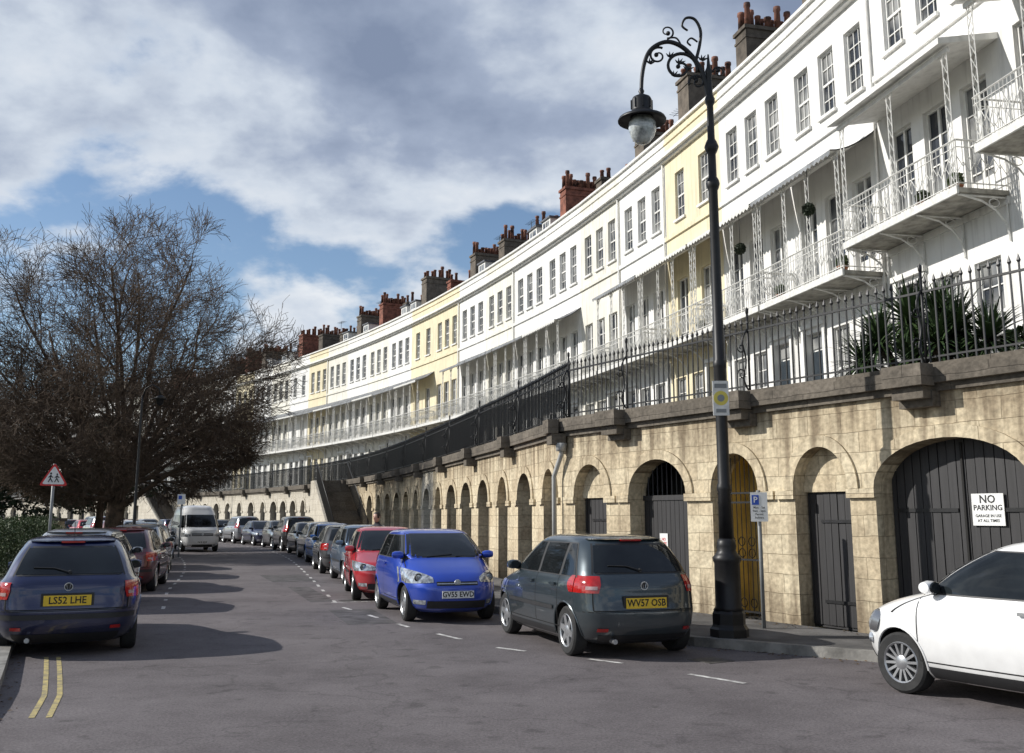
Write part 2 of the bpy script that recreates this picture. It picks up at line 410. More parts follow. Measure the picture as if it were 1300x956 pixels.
        mb.box(e0,e1,D-.04,D+.04,cz-.12,cz-.03,1)
    return mb

hv = {}
def get_house(key, wallmat, cmat):
    k = (key, wallmat.name, cmat.name)
    if k in hv: return hv[k]
    if ('mb',key) not in hv: hv[('mb',key)] = house(*HV[key])
    mats = list(HM); mats[0] = wallmat; mats[4] = cmat
    hv[k] = hv[('mb',key)].mesh('terraced_house', mats)
    return hv[k]
HV = {
 'near':(0,1.1,2,None,False,3),
 'A':(1,.55,2,(2.0,-3.2,-1.2,5,.40),False,3),
 'B':(2,0,1,(2.1,-3.0,-.9,6,.36),False,3),
 'C':(3,0,1,(1.7,-3.2,-.9,6,.42),False,3),
 'D':(4,0,1,(2.3,-2.7,-.8,4,.44),False,2),
 'E':(5,0,1,(1.4,-3.6,-1.1,7,.32),True,3),
 'F':(6,0,0,(1.2,-2.8,-.9,6,.30),False,3),
 'G':(7,0,1,(1.9,-3.0,-.8,6,.42),True,3),
 'H':(8,0,1,(1.2,-2.9,-1.0,6,.30),True,3),
}
seq = ['near','A','C','B','D','C','F','B','E','C','G','F','D','E','B','G','H','C','D','E','G','B']
phi = 10.75-PITCH; idx = 0
cream_at = [15.4, 24.3, 26.7, 33.6, 38.6]
off_at = [17.6, 22.7, 29.3, 32, 35.5, 41, 43, 47]
while phi < 59:
    key = seq[idx] if idx < len(seq) else random.choice(['B','C','E','F','G','D','H','G'])
    mid = phi+PITCH/2
    wm = M_white
    if any(abs(mid-c) < PITCH/2 for c in cream_at): wm = M_cream
    elif any(abs(mid-c) < PITCH/2 for c in off_at): wm = M_off
    cm = M_chimr if idx in (7,11,14,18,21,25) else M_chim
    p0 = PP(phi, R); p1 = PP(phi+PITCH, R)
    mkobj('terraced_house', get_house(key, wm, cm), None, frame(p0[0],p0[1],p1[0]-p0[0],p1[1]-p0[1]))
    phi += PITCH; idx += 1

# ------------------------------------------------------------------ retaining wall, terrace, railings
M_stone = stone_mat('stone_tan', (.68,.59,.42), (.59,.49,.335), (.25,.19,.125), stain=.68, drip=.85)
M_stone_w = stone_mat('stone_pale', (.68,.63,.53), (.62,.57,.47), (.33,.28,.21), stain=.45, drip=.5)
M_cop = stone_mat('stone_coping', (.19,.165,.135), (.15,.13,.105), (.045,.04,.034), bw=1.2, bh=.5, stain=.85)
M_wood = wood_mat('old_black_wood', (.022,.021,.022))
M_wood2 = wood_mat('dark_brown_wood', (.035,.025,.018))
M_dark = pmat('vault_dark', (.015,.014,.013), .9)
M_ironb = pmat('iron_black', (.012,.012,.013), .45, .2, 10, spec=.4)
M_yel = pmat('vault_lit_yellow', (.62,.47,.16), .8, .15, 2)  # yellow lighting of the gate niche, put into its wall colour
M_pipe = pmat('pipe_grey', (.42,.42,.40), .5, .1, 3)
WM = [M_stone, M_cop, M_wood, M_wood2, M_dark, M_ironb, M_yel, M_stone_w]
WX, WY = 1.06, 20.3; HD = (-.512, .859)
def wall_a(a, off=0.0):   # distance a back from the corner, off = towards the street
    return (WX - HD[0]*a - HD[1]*off, WY - HD[1]*a + HD[0]*off)
def rW(phi):
    t = min(1,max(0,(phi-15)/12)); t = t*t*(3-2*t)
    return 166.54+1.5*t
WT = 3.3    # underside of coping
def arch_z(x, xl, xr, zs, ap):
    c=(xl+xr)/2; h=(xr-xl)/2; r=ap-zs
    t=(x-c)/h
    return zs + r*sqrt(max(0,1-t*t))
def bay(mb, T, L, xl, xr, kind, zs=2.08, ap=2.70, uoff=0.0, sm=0):
    N=18; d=-.38
    mb.quad((0,0,0),(xl,0,0),(xl,0,WT),(0,0,WT),sm,T,uoff)
    mb.quad((xr,0,0),(L,0,0),(L,0,WT),(xr,0,WT),sm,T,uoff)
    c=(xl+xr)/2; h=(xr-xl)/2
    xs=[c-h*cos(pi*i/N) for i in range(N+1)]
    zz=[arch_z(x,xl,xr,zs,ap) for x in xs]
    out=[(xl,0)]+list(zip(xs,zz))+[(xr,0)]
    for i in range(N):
        mb.quad((xs[i],0,zz[i]),(xs[i+1],0,zz[i+1]),(xs[i+1],0,WT),(xs[i],0,WT),sm,T,uoff)
    for (xa,za),(xb,zb) in zip(out,out[1:]):
        mb.quad((xa,0,za),(xb,0,zb),(xb,d,zb),(xa,d,za),sm,T,uoff)
    # archivolt ring, proud
    ro=.17
    outer=[(c-(h+ro)*cos(pi*i/N), zs+(ap-zs+ro)*sin(pi*i/N)) for i in range(N+1)]
    for i in range(N):
        a,b=(xs[i],zz[i]),(xs[i+1],zz[i+1]); e,f=outer[i],outer[i+1]
        y=.035
        mb.add([(a[0],y,a[1]),(b[0],y,b[1]),(f[0],y,f[1]),(e[0],y,e[1]),(e[0],0,e[1]),(f[0],0,f[1]),(a[0],0,a[1]),(b[0],0,b[1])],[(0,1,2,3),(3,2,5,4),(0,1,7,6)],sm,T,False,uoff)
    # impost bands
    mb.box(max(0,xl-.34),xl+.02,-.02,.06,zs-.13,zs-.005,sm,T,uoff)
    mb.box(xr-.02,min(L,xr+.34),-.02,.06,zs-.13,zs-.005,sm,T,uoff)
    yb=d+.02
    if kind in ('blind','blindw'):
        dz=2.05
        y2=-.2
        xa,xb=xl+.02,xr-.02
        if kind=='blind': xa,xb=xl+.06,xr-.03
        for i in range(N):
            if zz[i] > dz or zz[i+1] > dz:
                mb.quad((xs[i],y2,min(dz,zz[i])),(xs[i+1],y2,min(dz,zz[i+1])),(xs[i+1],y2,zz[i+1]),(xs[i],y2,zz[i]),sm,T,uoff)
        mb.box(xl,xr,y2-.1,y2+.01,dz-.0,dz+.14,sm,T,uoff)
        mb.box(xa,xb,y2-.12,y2-.06,.1,dz-.001,2,T)
        k=0
        while xa+.13*k < xb:
            mb.box(xa+.13*k,min(xb,xa+.13*k+.118),y2-.06,y2-.04+random.uniform(-.006,.004),.14,dz-.02,2,T,uoff=k*.37); k+=1
        for z in (.45,1.6): mb.box(xa+.02,xb-.25,y2-.036,y2-.024,z,z+.045,5,T)
    elif kind=='gates':
        k=0; x=xl+.01
        while x < xr-.02:
            x2=min(xr-.01,x+.135); ys=yb+.03+random.uniform(-.007,.004)
            mb.add([(x,yb,.1),(x2-.012,yb,.1),(x2-.012,yb,arch_z(x2-.012,xl,xr,zs,ap)),(x,yb,arch_z(x,xl,xr,zs,ap)),
                    (x,ys,.1),(x2-.012,ys,.1),(x2-.012,ys,arch_z(x2-.012,xl,xr,zs,ap)),(x,ys,arch_z(x,xl,xr,zs,ap))],
                   [(4,5,6,7),(0,4,7,3),(1,2,6,5)],2,T,False,k*.41)
            x=x2; k+=1
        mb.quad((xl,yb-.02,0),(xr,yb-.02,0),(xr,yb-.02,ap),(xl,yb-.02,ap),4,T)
        mb.box(c-.015,c+.015,yb+.02,yb+.05,.1,ap-.05,4,T)
        for z in (.5,1.75): mb.box(xl+.1,c-.1,yb+.036,yb+.046,z,z+.05,5,T); mb.box(c+.1,xr-.1,yb+.036,yb+.046,z,z+.05,5,T)
    elif kind=='fan':   # plank gates with barred fanlight
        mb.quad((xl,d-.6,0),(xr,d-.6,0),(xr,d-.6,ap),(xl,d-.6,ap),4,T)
        k=0; x=xl+.01; zt=1.98
        while x < xr-.02:
            x2=min(xr-.01,x+.12); mb.box(x,x2-.01,yb,yb+.03,.1,zt,2,T,k*.33); x=x2; k+=1
        mb.box(xl,xr,yb-.02,yb+.05,zt,zt+.09,2,T)
        for k in range(1,12):
            x=lerp(xl,xr,k/12); mb.tube([(x,yb+.02,zt),(x,yb+.02,arch_z(x,xl,xr,zs,ap)-.01)],.012,4,5,T,False)
    elif kind=='irongate':
        mb.box(xl-.3,xr+.3,d-.6,d-.5,0,ap,6,T)
        mb.quad((xl,d,0),(xl-.1,d-.5,0),(xl-.1,d-.5,ap),(xl,d,ap),6,T); mb.quad((xr,d,0),(xr+.1,d-.5,0),(xr+.1,d-.5,ap),(xr,d,ap),6,T)
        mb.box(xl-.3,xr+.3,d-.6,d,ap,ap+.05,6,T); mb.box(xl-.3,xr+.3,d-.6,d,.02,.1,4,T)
        yg=-.12
        for k in range(0,11):
            x=lerp(xl+.03,xr-.03,k/10); mb.tube([(x,yg,.15),(x,yg,arch_z(x,xl,xr,zs,ap)-.02)],.010,4,5,T,False)
        for z in (.2,1.0,1.9,2.05): mb.box(xl+.01,xr-.01,yg-.012,yg+.012,z,z+.03,5,T)
        for j in range(3):
            for i2 in range(5):
                cx_=lerp(xl+.1,xr-.1,i2/4); cz_=[1.12,1.3,.35][j]
                mb.tube([(cx_+.07*cos(t*pi/5),yg+.015,cz_+.07*sin(t*pi/5)) for t in range(11)],.009,3,5,T,False)
    elif kind=='open':
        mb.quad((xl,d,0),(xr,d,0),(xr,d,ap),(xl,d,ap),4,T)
        mb.box(xl,xr,d+.01,d+.05,.1,1.95,3,T,uoff)
def coping(mb, T, L, uoff):
    mb.box(-.0,L,-.3,.07,WT,WT+.1,1,T,uoff)
    mb.box(-.0,L,-.3,.16,WT+.1,WT+.3,1,T,uoff)
    mb.box(-.0,L,-.32,.10,WT+.3,WT+.37,1,T,uoff)
mb = MB()
ops = [(.39,1.45,'blind'),(2.18,3.78,'fan'),(4.41,5.49,'irongate'),(6.22,7.25,'blind'),(7.69,9.95,'gates'),(10.9,12.3,'fan'),(13.2,14.4,'blind'),(15.2,17.2,'gates')]
edges = [0.0]
for a,b in zip(ops,ops[1:]): edges.append((a[1]+b[0])/2)
edges.append(18.4)
for (a0,a1,k),e0,e1 in zip(ops,edges,edges[1:]):
    o = wall_a(e1); T = frame(o[0],o[1],*HD); L = e1-e0
    bay(mb,T,L,e1-a1,e1-a0,k,uoff=-e1)
    coping(mb,T,L,-e1)
for a in (2.0,5.25,8.55,12.0,15):
    o = wall_a(a); T = frame(o[0],o[1],*HD)
    mb.box(-.3,.3,.16,.42,WT+.06,WT+.34,1,T); mb.box(-.24,.24,.07,.32,WT-.10,WT+.055,1,T); mb.box(-.26,.26,.0,.16,WT-.2,WT-.003,1,T)
phi=12.24; s=0; i=0
kinds=['blind','fan','blind','open','fan','gates','blind','open','fan']
arcs=[]
while phi < 60:
    L0=2.25 if phi<30 else 2.8
    p2=phi+math.degrees(L0/rW(phi))
    a=PP(phi,rW(phi)); b=PP(p2,rW(p2)); L=sqrt((a[0]-b[0])**2+(a[1]-b[1])**2)
    T=frame(a[0],a[1],b[0]-a[0],b[1]-a[1]); arcs.append((T,L))
    pale = phi>23.5 or (17.2<phi<18.2)
    w=[1.05,1.35,1.0,1.3,1.4,1.5][i%6]
    bay(mb,T,L,L/2-w/2,L/2+w/2,kinds[i%9],uoff=s,sm=7 if pale else 0)
    coping(mb,T,L,s)
    if i%2==0: mb.box(-.22,.22,.16,.38,WT+.06,WT+.34,1,T); mb.box(-.2,.2,.0,.3,WT-.16,WT+.055,1,T)
    s+=L; phi=p2; i+=1
mb.obj('retaining_wall', WM)
# terrace floor
M_pave = stone_mat('paving', (.17,.165,.16), (.14,.14,.135), (.08,.078,.075), bw=.75, bh=.55, joint=.01, stain=.5)
mb=MB()
Wl=[wall_a(a,-.2) for a in (18.4,12,6,0)]; Fl=[PP(p,R+.1) for p in (6.5,8.6,10.4,12.24)]
q=12.24
while q<60:
    q+=1.5; Wl.append(PP(q,rW(q)+.2)); Fl.append(PP(q,R+.1))
for i in range(len(Wl)-1):
    mb.quad((*Wl[i],TZ),(*Fl[i],TZ),(*Fl[i+1],TZ),(*Wl[i+1],TZ))
mb.obj('terrace_pavement',[M_pave])
# railings
mb=MB(); CT=WT+.37
def railing(mb,T,L,r=.0095):
    mb.box(0,L,-.145,-.115,CT+1.0,CT+1.03,0,T); mb.box(0,L,-.14,-.12,CT+.1,CT+.125,0,T)
    n=max(1,round(L/.135))
    for k in range(n):
        x=(k+.5)*L/n+random.uniform(-.006,.006); y=-.13; h=CT+1.12
        mb.add([(x-r,y-r,CT),(x+r,y-r,CT),(x+r,y+r,CT),(x-r,y+r,CT),(x-r,y-r,h),(x+r,y-r,h),(x+r,y+r,h),(x-r,y+r,h),(x,y,h+.12),(x-r*2,y-r*2,h+.03),(x+r*2,y-r*2,h+.03),(x+r*2,y+r*2,h+.03),(x-r*2,y+r*2,h+.03)],
               [(0,1,5,4),(1,2,6,5),(2,3,7,6),(3,0,4,7),(4,5,10,9),(5,6,11,10),(6,7,12,11),(7,4,9,12),(9,10,8),(10,11,8),(11,12,8),(12,9,8)],0,T)
def stay(mb,T,x):
    pts=[]
    for t in range(13):
        u=t/12; pts.append((x,-.13+.30*sin(pi*u)*(.6+.4*cos(2*pi*u)),CT+1.05*u))
    mb.tube(pts,.016,5,0,T)
    for zc,rr,sg in ((.28,.10,1),(.72,.085,-1)):
        mb.tube([(x,-.13+.16+rr*cos(t*.6)*(1-t/16),CT+zc+sg*rr*sin(t*.6)*(1-t/16)) for t in range(13)],.012,4,0,T)
    mb.tube([(x-.0,-.13,CT),(x,-.13,CT+1.3)],.02,6,0,T); mb.lathe([(.0,1.42),(.03,1.38),(.026,1.32),(.02,1.3)],(x,-.13,CT),8,0,T)
for e0,e1 in zip(edges,edges[1:]):
    o=wall_a(e1); T=frame(o[0],o[1],*HD); railing(mb,T,e1-e0)
for a in (2.0,5.25,8.55,12.0):
    o=wall_a(a); stay(mb,frame(o[0],o[1],*HD),0)
for i,(T,L) in enumerate(arcs):
    railing(mb,T,L,.0125)
    if i%2==0 and i<30: stay(mb,T,0)
mb.obj('iron_railing',[M_ironb])
# staircases up to the terrace
def stairs(phi0, out=1.9):
    mb=MB(); r=rW(phi0); a=PP(phi0,r); b=PP(phi0+1,rW(phi0+1))
    T=frame(a[0],a[1],b[0]-a[0],b[1]-a[1]); n=21; run=.29
    for k in range(n):
        mb.box(k*run,(k+1)*run+.02,.04,out-.25,0,.12+(k+1)*(3.62-.12)/n,1,T)
    mb.add([(0,out-.25,0),(n*run+1.2,out-.25,0),(n*run+1.2,out-.25,3.62),(n*run,out-.25,3.62),(0,out-.25,.4),
            (0,out,0),(n*run+1.2,out,0),(n*run+1.2,out,3.62),(n*run,out,3.62),(0,out,.4)],
           [(0,1,2,3,4),(9,8,7,6,5),(3,8,9,4),(2,7,8,3),(0,4,9,5),(1,6,7,2)],0,T)
    mb.box(n*run,n*run+1.2,.04,out-.26,0,3.6,1,T)
    for k in range(0,n*2):
        x=k*run/2; z=.4+(3.62-.4)*x/(n*run)
        mb.tube([(x,out-.12,z),(x,out-.12,z+1.0)],.014,4,2,T,False)
        mb.tube([(x,.1,z),(x,.1,z+1.0)],.014,4,2,T,False)
    for y in (out-.12,.1): mb.tube([(0,y,1.4),(n*run,y,4.62),(n*run+1.2,y,4.62)],.025,5,2,T)
    mb.obj('stone_staircase',[M_stone_w,M_cop,M_ironb])
stairs(22.6); stairs(37.5)
# drainpipe
mb=MB(); o=wall_a(.1); T=frame(o[0],o[1],*HD)
mb.tube([(.0,.12,WT-.02),(.0,.12,WT-.35),(.28,.12,WT-.8),(.28,.12,.12)],.05,8,0,T)
mb.lathe([(.10,0),(.12,.16),(.06,.17)],(0,.13,WT-.3),8,0,T)
mb.obj('drainpipe',[M_pipe])

# ------------------------------------------------------------------ ground, road, pavements
def asphalt():
    m=bpy.data.materials.new('asphalt'); m.use_nodes=True; nt=m.node_tree; b=nt.nodes['Principled BSDF']
    b.inputs['Roughness'].default_value=.85; b.inputs['Specular IOR Level'].default_value=.3
    tc=nn(nt,'ShaderNodeTexCoord')
    n1=nn(nt,'ShaderNodeTexNoise'); n1.inputs['Scale'].default_value=.4; n1.inputs['Detail'].default_value=10; n1.inputs['Roughness'].default_value=.8
    n2=nn(nt,'ShaderNodeTexNoise'); n2.inputs['Scale'].default_value=40; n2.inputs['Detail'].default_value=5; n2.inputs['Roughness'].default_value=.8
    n3=nn(nt,'ShaderNodeTexVoronoi'); n3.feature='DISTANCE_TO_EDGE'; n3.inputs['Scale'].default_value=.3
    n4=nn(nt,'ShaderNodeTexNoise'); n4.inputs['Scale'].default_value=1.5; n4.inputs['Detail'].default_value=6
    for n in (n1,n2,n4): nt.links.new(tc.outputs['Object'],n.inputs['Vector'])
    va=nn(nt,'ShaderNodeVectorMath',operation='MULTIPLY_ADD'); va.inputs[1].default_value=(1.6,1.6,0)
    nt.links.new(n4.outputs['Color'],va.inputs[0]); nt.links.new(tc.outputs['Object'],va.inputs[2]); nt.links.new(va.outputs[0],n3.inputs['Vector'])
    cr=nn(nt,'ShaderNodeValToRGB'); e=cr.color_ramp.elements
    e[0].position=.36; e[0].color=(.100,.088,.090,1); e[1].position=.66; e[1].color=(.180,.162,.163,1)
    nt.links.new(n1.outputs['Fac'],cr.inputs[0])
    r=nn(nt,'ShaderNodeMapRange'); r.inputs[1].default_value=.3;r.inputs[2].default_value=.7;r.inputs[3].default_value=.5;r.inputs[4].default_value=1.5
    nt.links.new(n2.outputs['Fac'],r.inputs[0])
    rc=nn(nt,'ShaderNodeMapRange'); rc.inputs[1].default_value=0;rc.inputs[2].default_value=.008;rc.inputs[3].default_value=.75;rc.inputs[4].default_value=1
    nt.links.new(n3.outputs['Distance'],rc.inputs[0])
    ml=nn(nt,'ShaderNodeMath',operation='MULTIPLY'); nt.links.new(r.outputs[0],ml.inputs[0]); nt.links.new(rc.outputs[0],ml.inputs[1])
    n5=nn(nt,'ShaderNodeTexNoise'); n5.inputs['Scale'].default_value=2.6; n5.inputs['Detail'].default_value=3; nt.links.new(tc.outputs['Object'],n5.inputs['Vector'])
    r5=nn(nt,'ShaderNodeMapRange'); r5.inputs[1].default_value=.62;r5.inputs[2].default_value=.70;r5.inputs[3].default_value=1;r5.inputs[4].default_value=.68
    nt.links.new(n5.outputs['Fac'],r5.inputs[0]); m5=nn(nt,'ShaderNodeMath',operation='MULTIPLY'); nt.links.new(ml.outputs[0],m5.inputs[0]); nt.links.new(r5.outputs[0],m5.inputs[1])
    sc=nn(nt,'ShaderNodeVectorMath',operation='SCALE'); nt.links.new(cr.outputs[0],sc.inputs[0]); nt.links.new(m5.outputs[0],sc.inputs['Scale'])
    nt.links.new(sc.outputs[0],b.inputs['Base Color'])
    bp=nn(nt,'ShaderNodeBump'); bp.inputs['Strength'].default_value=.7; bp.inputs['Distance'].default_value=.012
    nt.links.new(n2.outputs['Fac'],bp.inputs['Height']); nt.links.new(bp.outputs[0],b.inputs['Normal'])
    return m
M_road=asphalt()
M_ground=pmat('ground_grass',(.06,.075,.03),.95,.3,.4,bump=.5,bscale=4)
M_kerb=pmat('kerb_stone',(.24,.23,.21),.85,.25,3,bump=.4,bscale=20)
M_pv=pmat('pavement_tarmac',(.125,.12,.115),.9,.28,1.3,bump=.5,bscale=60)
M_wl=pmat('white_line',(.60,.59,.56),.8,.35,9,col2=(.17,.16,.155))
M_yl=pmat('yellow_line',(.42,.34,.13),.8,.35,9,col2=(.16,.145,.12))
mb=MB(); mb.quad((-1500,-1500,-.02),(1500,-1500,-.02),(1500,1500,-.02),(-1500,1500,-.02)); mb.obj('ground',[M_ground])
rLp=[(0,161),(5,160.2),(8,159.3),(9,158.75),(10,158.0),(11,157.35),(12,156.8),(14,156.3)]
def rL(p): return interp(p,rLp)
def kerb_off(a): return interp(a,[(0,2.3),(6.5,2.3),(9,1.3),(20,1.2)])
Lk=[];Rk=[];Wk=[]
for k in range(37):
    a=18.0-k*.5; Rk.append(wall_a(a,kerb_off(a))); Wk.append(wall_a(a)); Lk.append(PP(lerp(1.0,12.24,k/36),rL(lerp(1.0,12.24,k/36))))
q=12.24
while q<75:
    q+=.7; Rk.append(PP(q,rW(q)-2.3)); Wk.append(PP(q,rW(q))); Lk.append(PP(q,rL(q)))
mb=MB()
mb.quad((*Lk[0],0),(Lk[0][0]+2,Lk[0][1]-40,0),(Rk[0][0]+8,Rk[0][1]-40,0),(*Rk[0],0))
for i in range(len(Lk)-1): mb.quad((*Lk[i],0),(*Rk[i],0),(*Rk[i+1],0),(*Lk[i+1],0))
mb.obj('road',[M_road])
def pavement(name,K,W,w=.14,h=.12,mat=M_pv):
    mb=MB()
    In=[]
    for k_,w_ in zip(K,W):
        d=Vector((w_[0]-k_[0],w_[1]-k_[1])); l=d.length; d/=l; In.append((k_[0]+d.x*w,k_[1]+d.y*w))
    for i in range(len(K)-1):
        a,b=K[i],K[i+1]; c,e=In[i],In[i+1]; f,g=W[i],W[i+1]
        mb.quad((*a,-.01),(*b,-.01),(*b,h),(*a,h),1)
        mb.quad((*a,h),(*b,h),(*e,h),(*c,h),1)
        mb.quad((*c,h),(*e,h),(*g,h),(*f,h),0)
    mb.obj(name,[mat,M_kerb])
pavement('pavement',Rk,Wk)
Lp=[]
for (x,y) in Lk:
    v=Vector((CX-x,CY-y)).normalized()*2.2; Lp.append((x+v.x,y+v.y))
pavement('pavement',Lk,Lp)
mb=MB(); cpt=PP(19.9,157.2); T=frame(cpt[0],cpt[1],-sin(radians(19.9)),cos(radians(19.9)))
pts=[(1.6*cos(t*pi/12),-1.4*abs(sin(t*pi/12))**.6) for t in range(0,13)]
vs=[(p[0],p[1]+.9,-.01) for p in pts]+[(p[0],p[1]+.9,.12) for p in pts]
n=len(pts); mb.add(vs,[tuple(range(n,2*n))]+[(i,i+1,i+1+n,i+n) for i in range(n-1)],0,T); mb.obj('kerb_buildout',[M_kerb])

def ribbon(mb,pts,w,z=.004,mat=0,dash=None):
    out=[pts[0]]
    for p,q in zip(pts,pts[1:]):
        d=sqrt((p[0]-q[0])**2+(p[1]-q[1])**2); n=max(1,int(d/.25))
        for k in range(1,n+1): out.append((lerp(p[0],q[0],k/n),lerp(p[1],q[1],k/n)))
    s=0
    for p,q in zip(out,out[1:]):
        d=sqrt((p[0]-q[0])**2+(p[1]-q[1])**2)
        on = True if not dash else (s%(dash[0]+dash[1]))<dash[0]
        s+=d
        if not on: continue
        nx,ny=-(q[1]-p[1])/d*w/2,(q[0]-p[0])/d*w/2
        mb.quad((p[0]+nx,p[1]+ny,z),(p[0]-nx,p[1]-ny,z),(q[0]-nx,q[1]-ny,z),(q[0]+nx,q[1]+ny,z),mat)
mb=MB()
bl=[(2.4,10.6),(1.3,12.0),(-.2,13.4),(-1.6,15.8),(-3.3,19.4)]+[PP(p,rW(p)-4.6) for p in np.arange(14,45,1)]
ribbon(mb,bl,.07,dash=(.6,1.0))
for t0 in [(-3.6,20.2)]:
    ribbon(mb,[t0,(t0[0]+.9,t0[1]+.35)],.07,z=.0045)
bl2=[PP(p,rL(p)+2.15) for p in np.arange(12.3,40,.7)]
ribbon(mb,bl2,.07,dash=(.5,1.2))
for o_ in (.42,.56):
    ribbon(mb,[PP(p,rL(p)+o_) for p in np.arange(8.6,10.2,.2)],.05,mat=1)
mb.obj('road_markings',[M_wl,M_yl])
M_patch=pmat('tarmac_patch',(.095,.088,.088),.9,.3,3,bump=.5,bscale=60)
M_cover=pmat('iron_cover',(.07,.065,.06),.6,.3,14,bump=.6,bscale=60)
mb=MB()
for (x,y,w,h,an) in [(-2.6,17.5,.8,2.6,.3),(-6.2,28,1.2,3.2,.35),(-4.5,22.5,.5,4.5,.32)]:
    T=Matrix.Translation((x,y,.003))@Matrix.Rotation(an,4,'Z'); mb.quad((-w/2,-h/2,0),(w/2,-h/2,0),(w/2,h/2,0),(-w/2,h/2,0),0,T)
T=Matrix.Translation((-3.3,20.7,.0))@Matrix.Rotation(.3,4,'Z'); mb.box(-.22,.22,-.22,.22,0,.004,1,T)
T=Matrix.Translation((2.55,12.35,.0))@Matrix.Rotation(.55,4,'Z'); mb.box(-.4,.0,-.2,.2,0,.005,1,T)
mb.obj('road_patches',[M_patch,M_cover])

# ------------------------------------------------------------------ cars
def pchip(xs,ys):
    xs=list(xs);ys=list(ys);n=len(xs)
    d=[(ys[i+1]-ys[i])/(xs[i+1]-xs[i]) for i in range(n-1)]
    m=[d[0]]+[0 if d[i-1]*d[i]<=0 else 2*d[i-1]*d[i]/(d[i-1]+d[i]) for i in range(1,n-1)]+[d[-1]]
    def f(x):
        if x<=xs[0]: return ys[0]
        if x>=xs[-1]: return ys[-1]
        i=0
        while x>xs[i+1]: i+=1
        h=xs[i+1]-xs[i]; t=(x-xs[i])/h
        return (2*t**3-3*t*t+1)*ys[i]+(t**3-2*t*t+t)*h*m[i]+(-2*t**3+3*t*t)*ys[i+1]+(t**3-t*t)*h*m[i+1]
    return f
def text_geo(s,size):
    cu=bpy.data.curves.new('t','FONT'); cu.body=s; cu.size=size; cu.align_x='CENTER'; cu.align_y='CENTER'; cu.resolution_u=2; cu.offset=size*.018
    o=bpy.data.objects.new('t',cu); scene.collection.objects.link(o)
    dg=bpy.context.evaluated_depsgraph_get(); me=o.evaluated_get(dg).to_mesh()
    vs=[tuple(v.co) for v in me.vertices]; fs=[tuple(p.vertices) for p in me.polygons]
    o.evaluated_get(dg).to_mesh_clear(); bpy.data.objects.remove(o); bpy.data.curves.remove(cu)
    return vs,fs
M_cglass=pmat('car_glass',(.012,.015,.017),.02,.3,1.6,spec=.55)
M_blk=pmat('black_plastic',(.02,.02,.021),.55,.1,6)
M_liner=pmat('wheel_liner',(.006,.006,.006),.9)
M_tyre=pmat('tyre_rubber',(.022,.022,.022),.8,.2,12)
M_rim=pmat('alloy_rim',(.50,.51,.52),.32,.1,8,metallic=.8)
M_red=pmat('tail_lamp_red',(.42,.012,.01),.12,.15,14,coat=1)
M_clear=pmat('headlamp_clear',(.55,.58,.61),.08,.35,14,metallic=.5,coat=1)
M_rev=pmat('reverse_lamp',(.45,.30,.29),.15,.2,14,coat=1)
M_py=pmat('plate_yellow',(.75,.50,.03),.4,.03,5)
M_pw=pmat('plate_white',(.75,.75,.72),.4,.03,5)
M_ptx=pmat('plate_black',(.008,.008,.008),.5)
M_amb=pmat('lamp_amber',(.7,.22,.02),.2,.05,6,coat=1)
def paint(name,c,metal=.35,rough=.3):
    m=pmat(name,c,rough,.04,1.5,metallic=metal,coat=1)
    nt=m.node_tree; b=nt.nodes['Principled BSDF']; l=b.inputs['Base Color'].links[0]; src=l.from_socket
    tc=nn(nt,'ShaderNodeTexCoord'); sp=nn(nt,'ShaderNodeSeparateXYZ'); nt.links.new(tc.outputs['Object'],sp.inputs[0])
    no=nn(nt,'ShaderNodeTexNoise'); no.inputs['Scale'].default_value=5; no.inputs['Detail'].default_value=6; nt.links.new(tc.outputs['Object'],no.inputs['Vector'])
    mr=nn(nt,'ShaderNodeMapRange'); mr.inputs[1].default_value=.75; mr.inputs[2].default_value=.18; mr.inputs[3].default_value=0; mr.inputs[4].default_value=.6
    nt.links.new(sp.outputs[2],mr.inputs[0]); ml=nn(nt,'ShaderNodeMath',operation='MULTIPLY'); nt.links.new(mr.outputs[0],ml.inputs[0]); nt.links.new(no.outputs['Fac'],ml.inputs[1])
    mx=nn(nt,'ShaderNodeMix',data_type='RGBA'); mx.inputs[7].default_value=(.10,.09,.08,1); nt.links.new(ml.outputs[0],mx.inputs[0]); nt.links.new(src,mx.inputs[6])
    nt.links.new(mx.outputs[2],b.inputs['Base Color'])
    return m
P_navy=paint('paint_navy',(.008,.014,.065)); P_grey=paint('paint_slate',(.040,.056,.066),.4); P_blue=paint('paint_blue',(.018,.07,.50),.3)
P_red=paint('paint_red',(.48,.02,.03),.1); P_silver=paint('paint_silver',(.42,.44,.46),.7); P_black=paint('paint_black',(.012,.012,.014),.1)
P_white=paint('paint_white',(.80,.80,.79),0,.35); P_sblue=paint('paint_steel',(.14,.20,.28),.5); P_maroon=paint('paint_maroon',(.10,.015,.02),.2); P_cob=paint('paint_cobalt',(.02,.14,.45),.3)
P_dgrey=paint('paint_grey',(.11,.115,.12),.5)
CMATS=[None,M_cglass,M_blk,M_liner,M_tyre,M_rim,M_red,M_clear,M_py,M_pw,M_ptx,M_amb,M_rev]

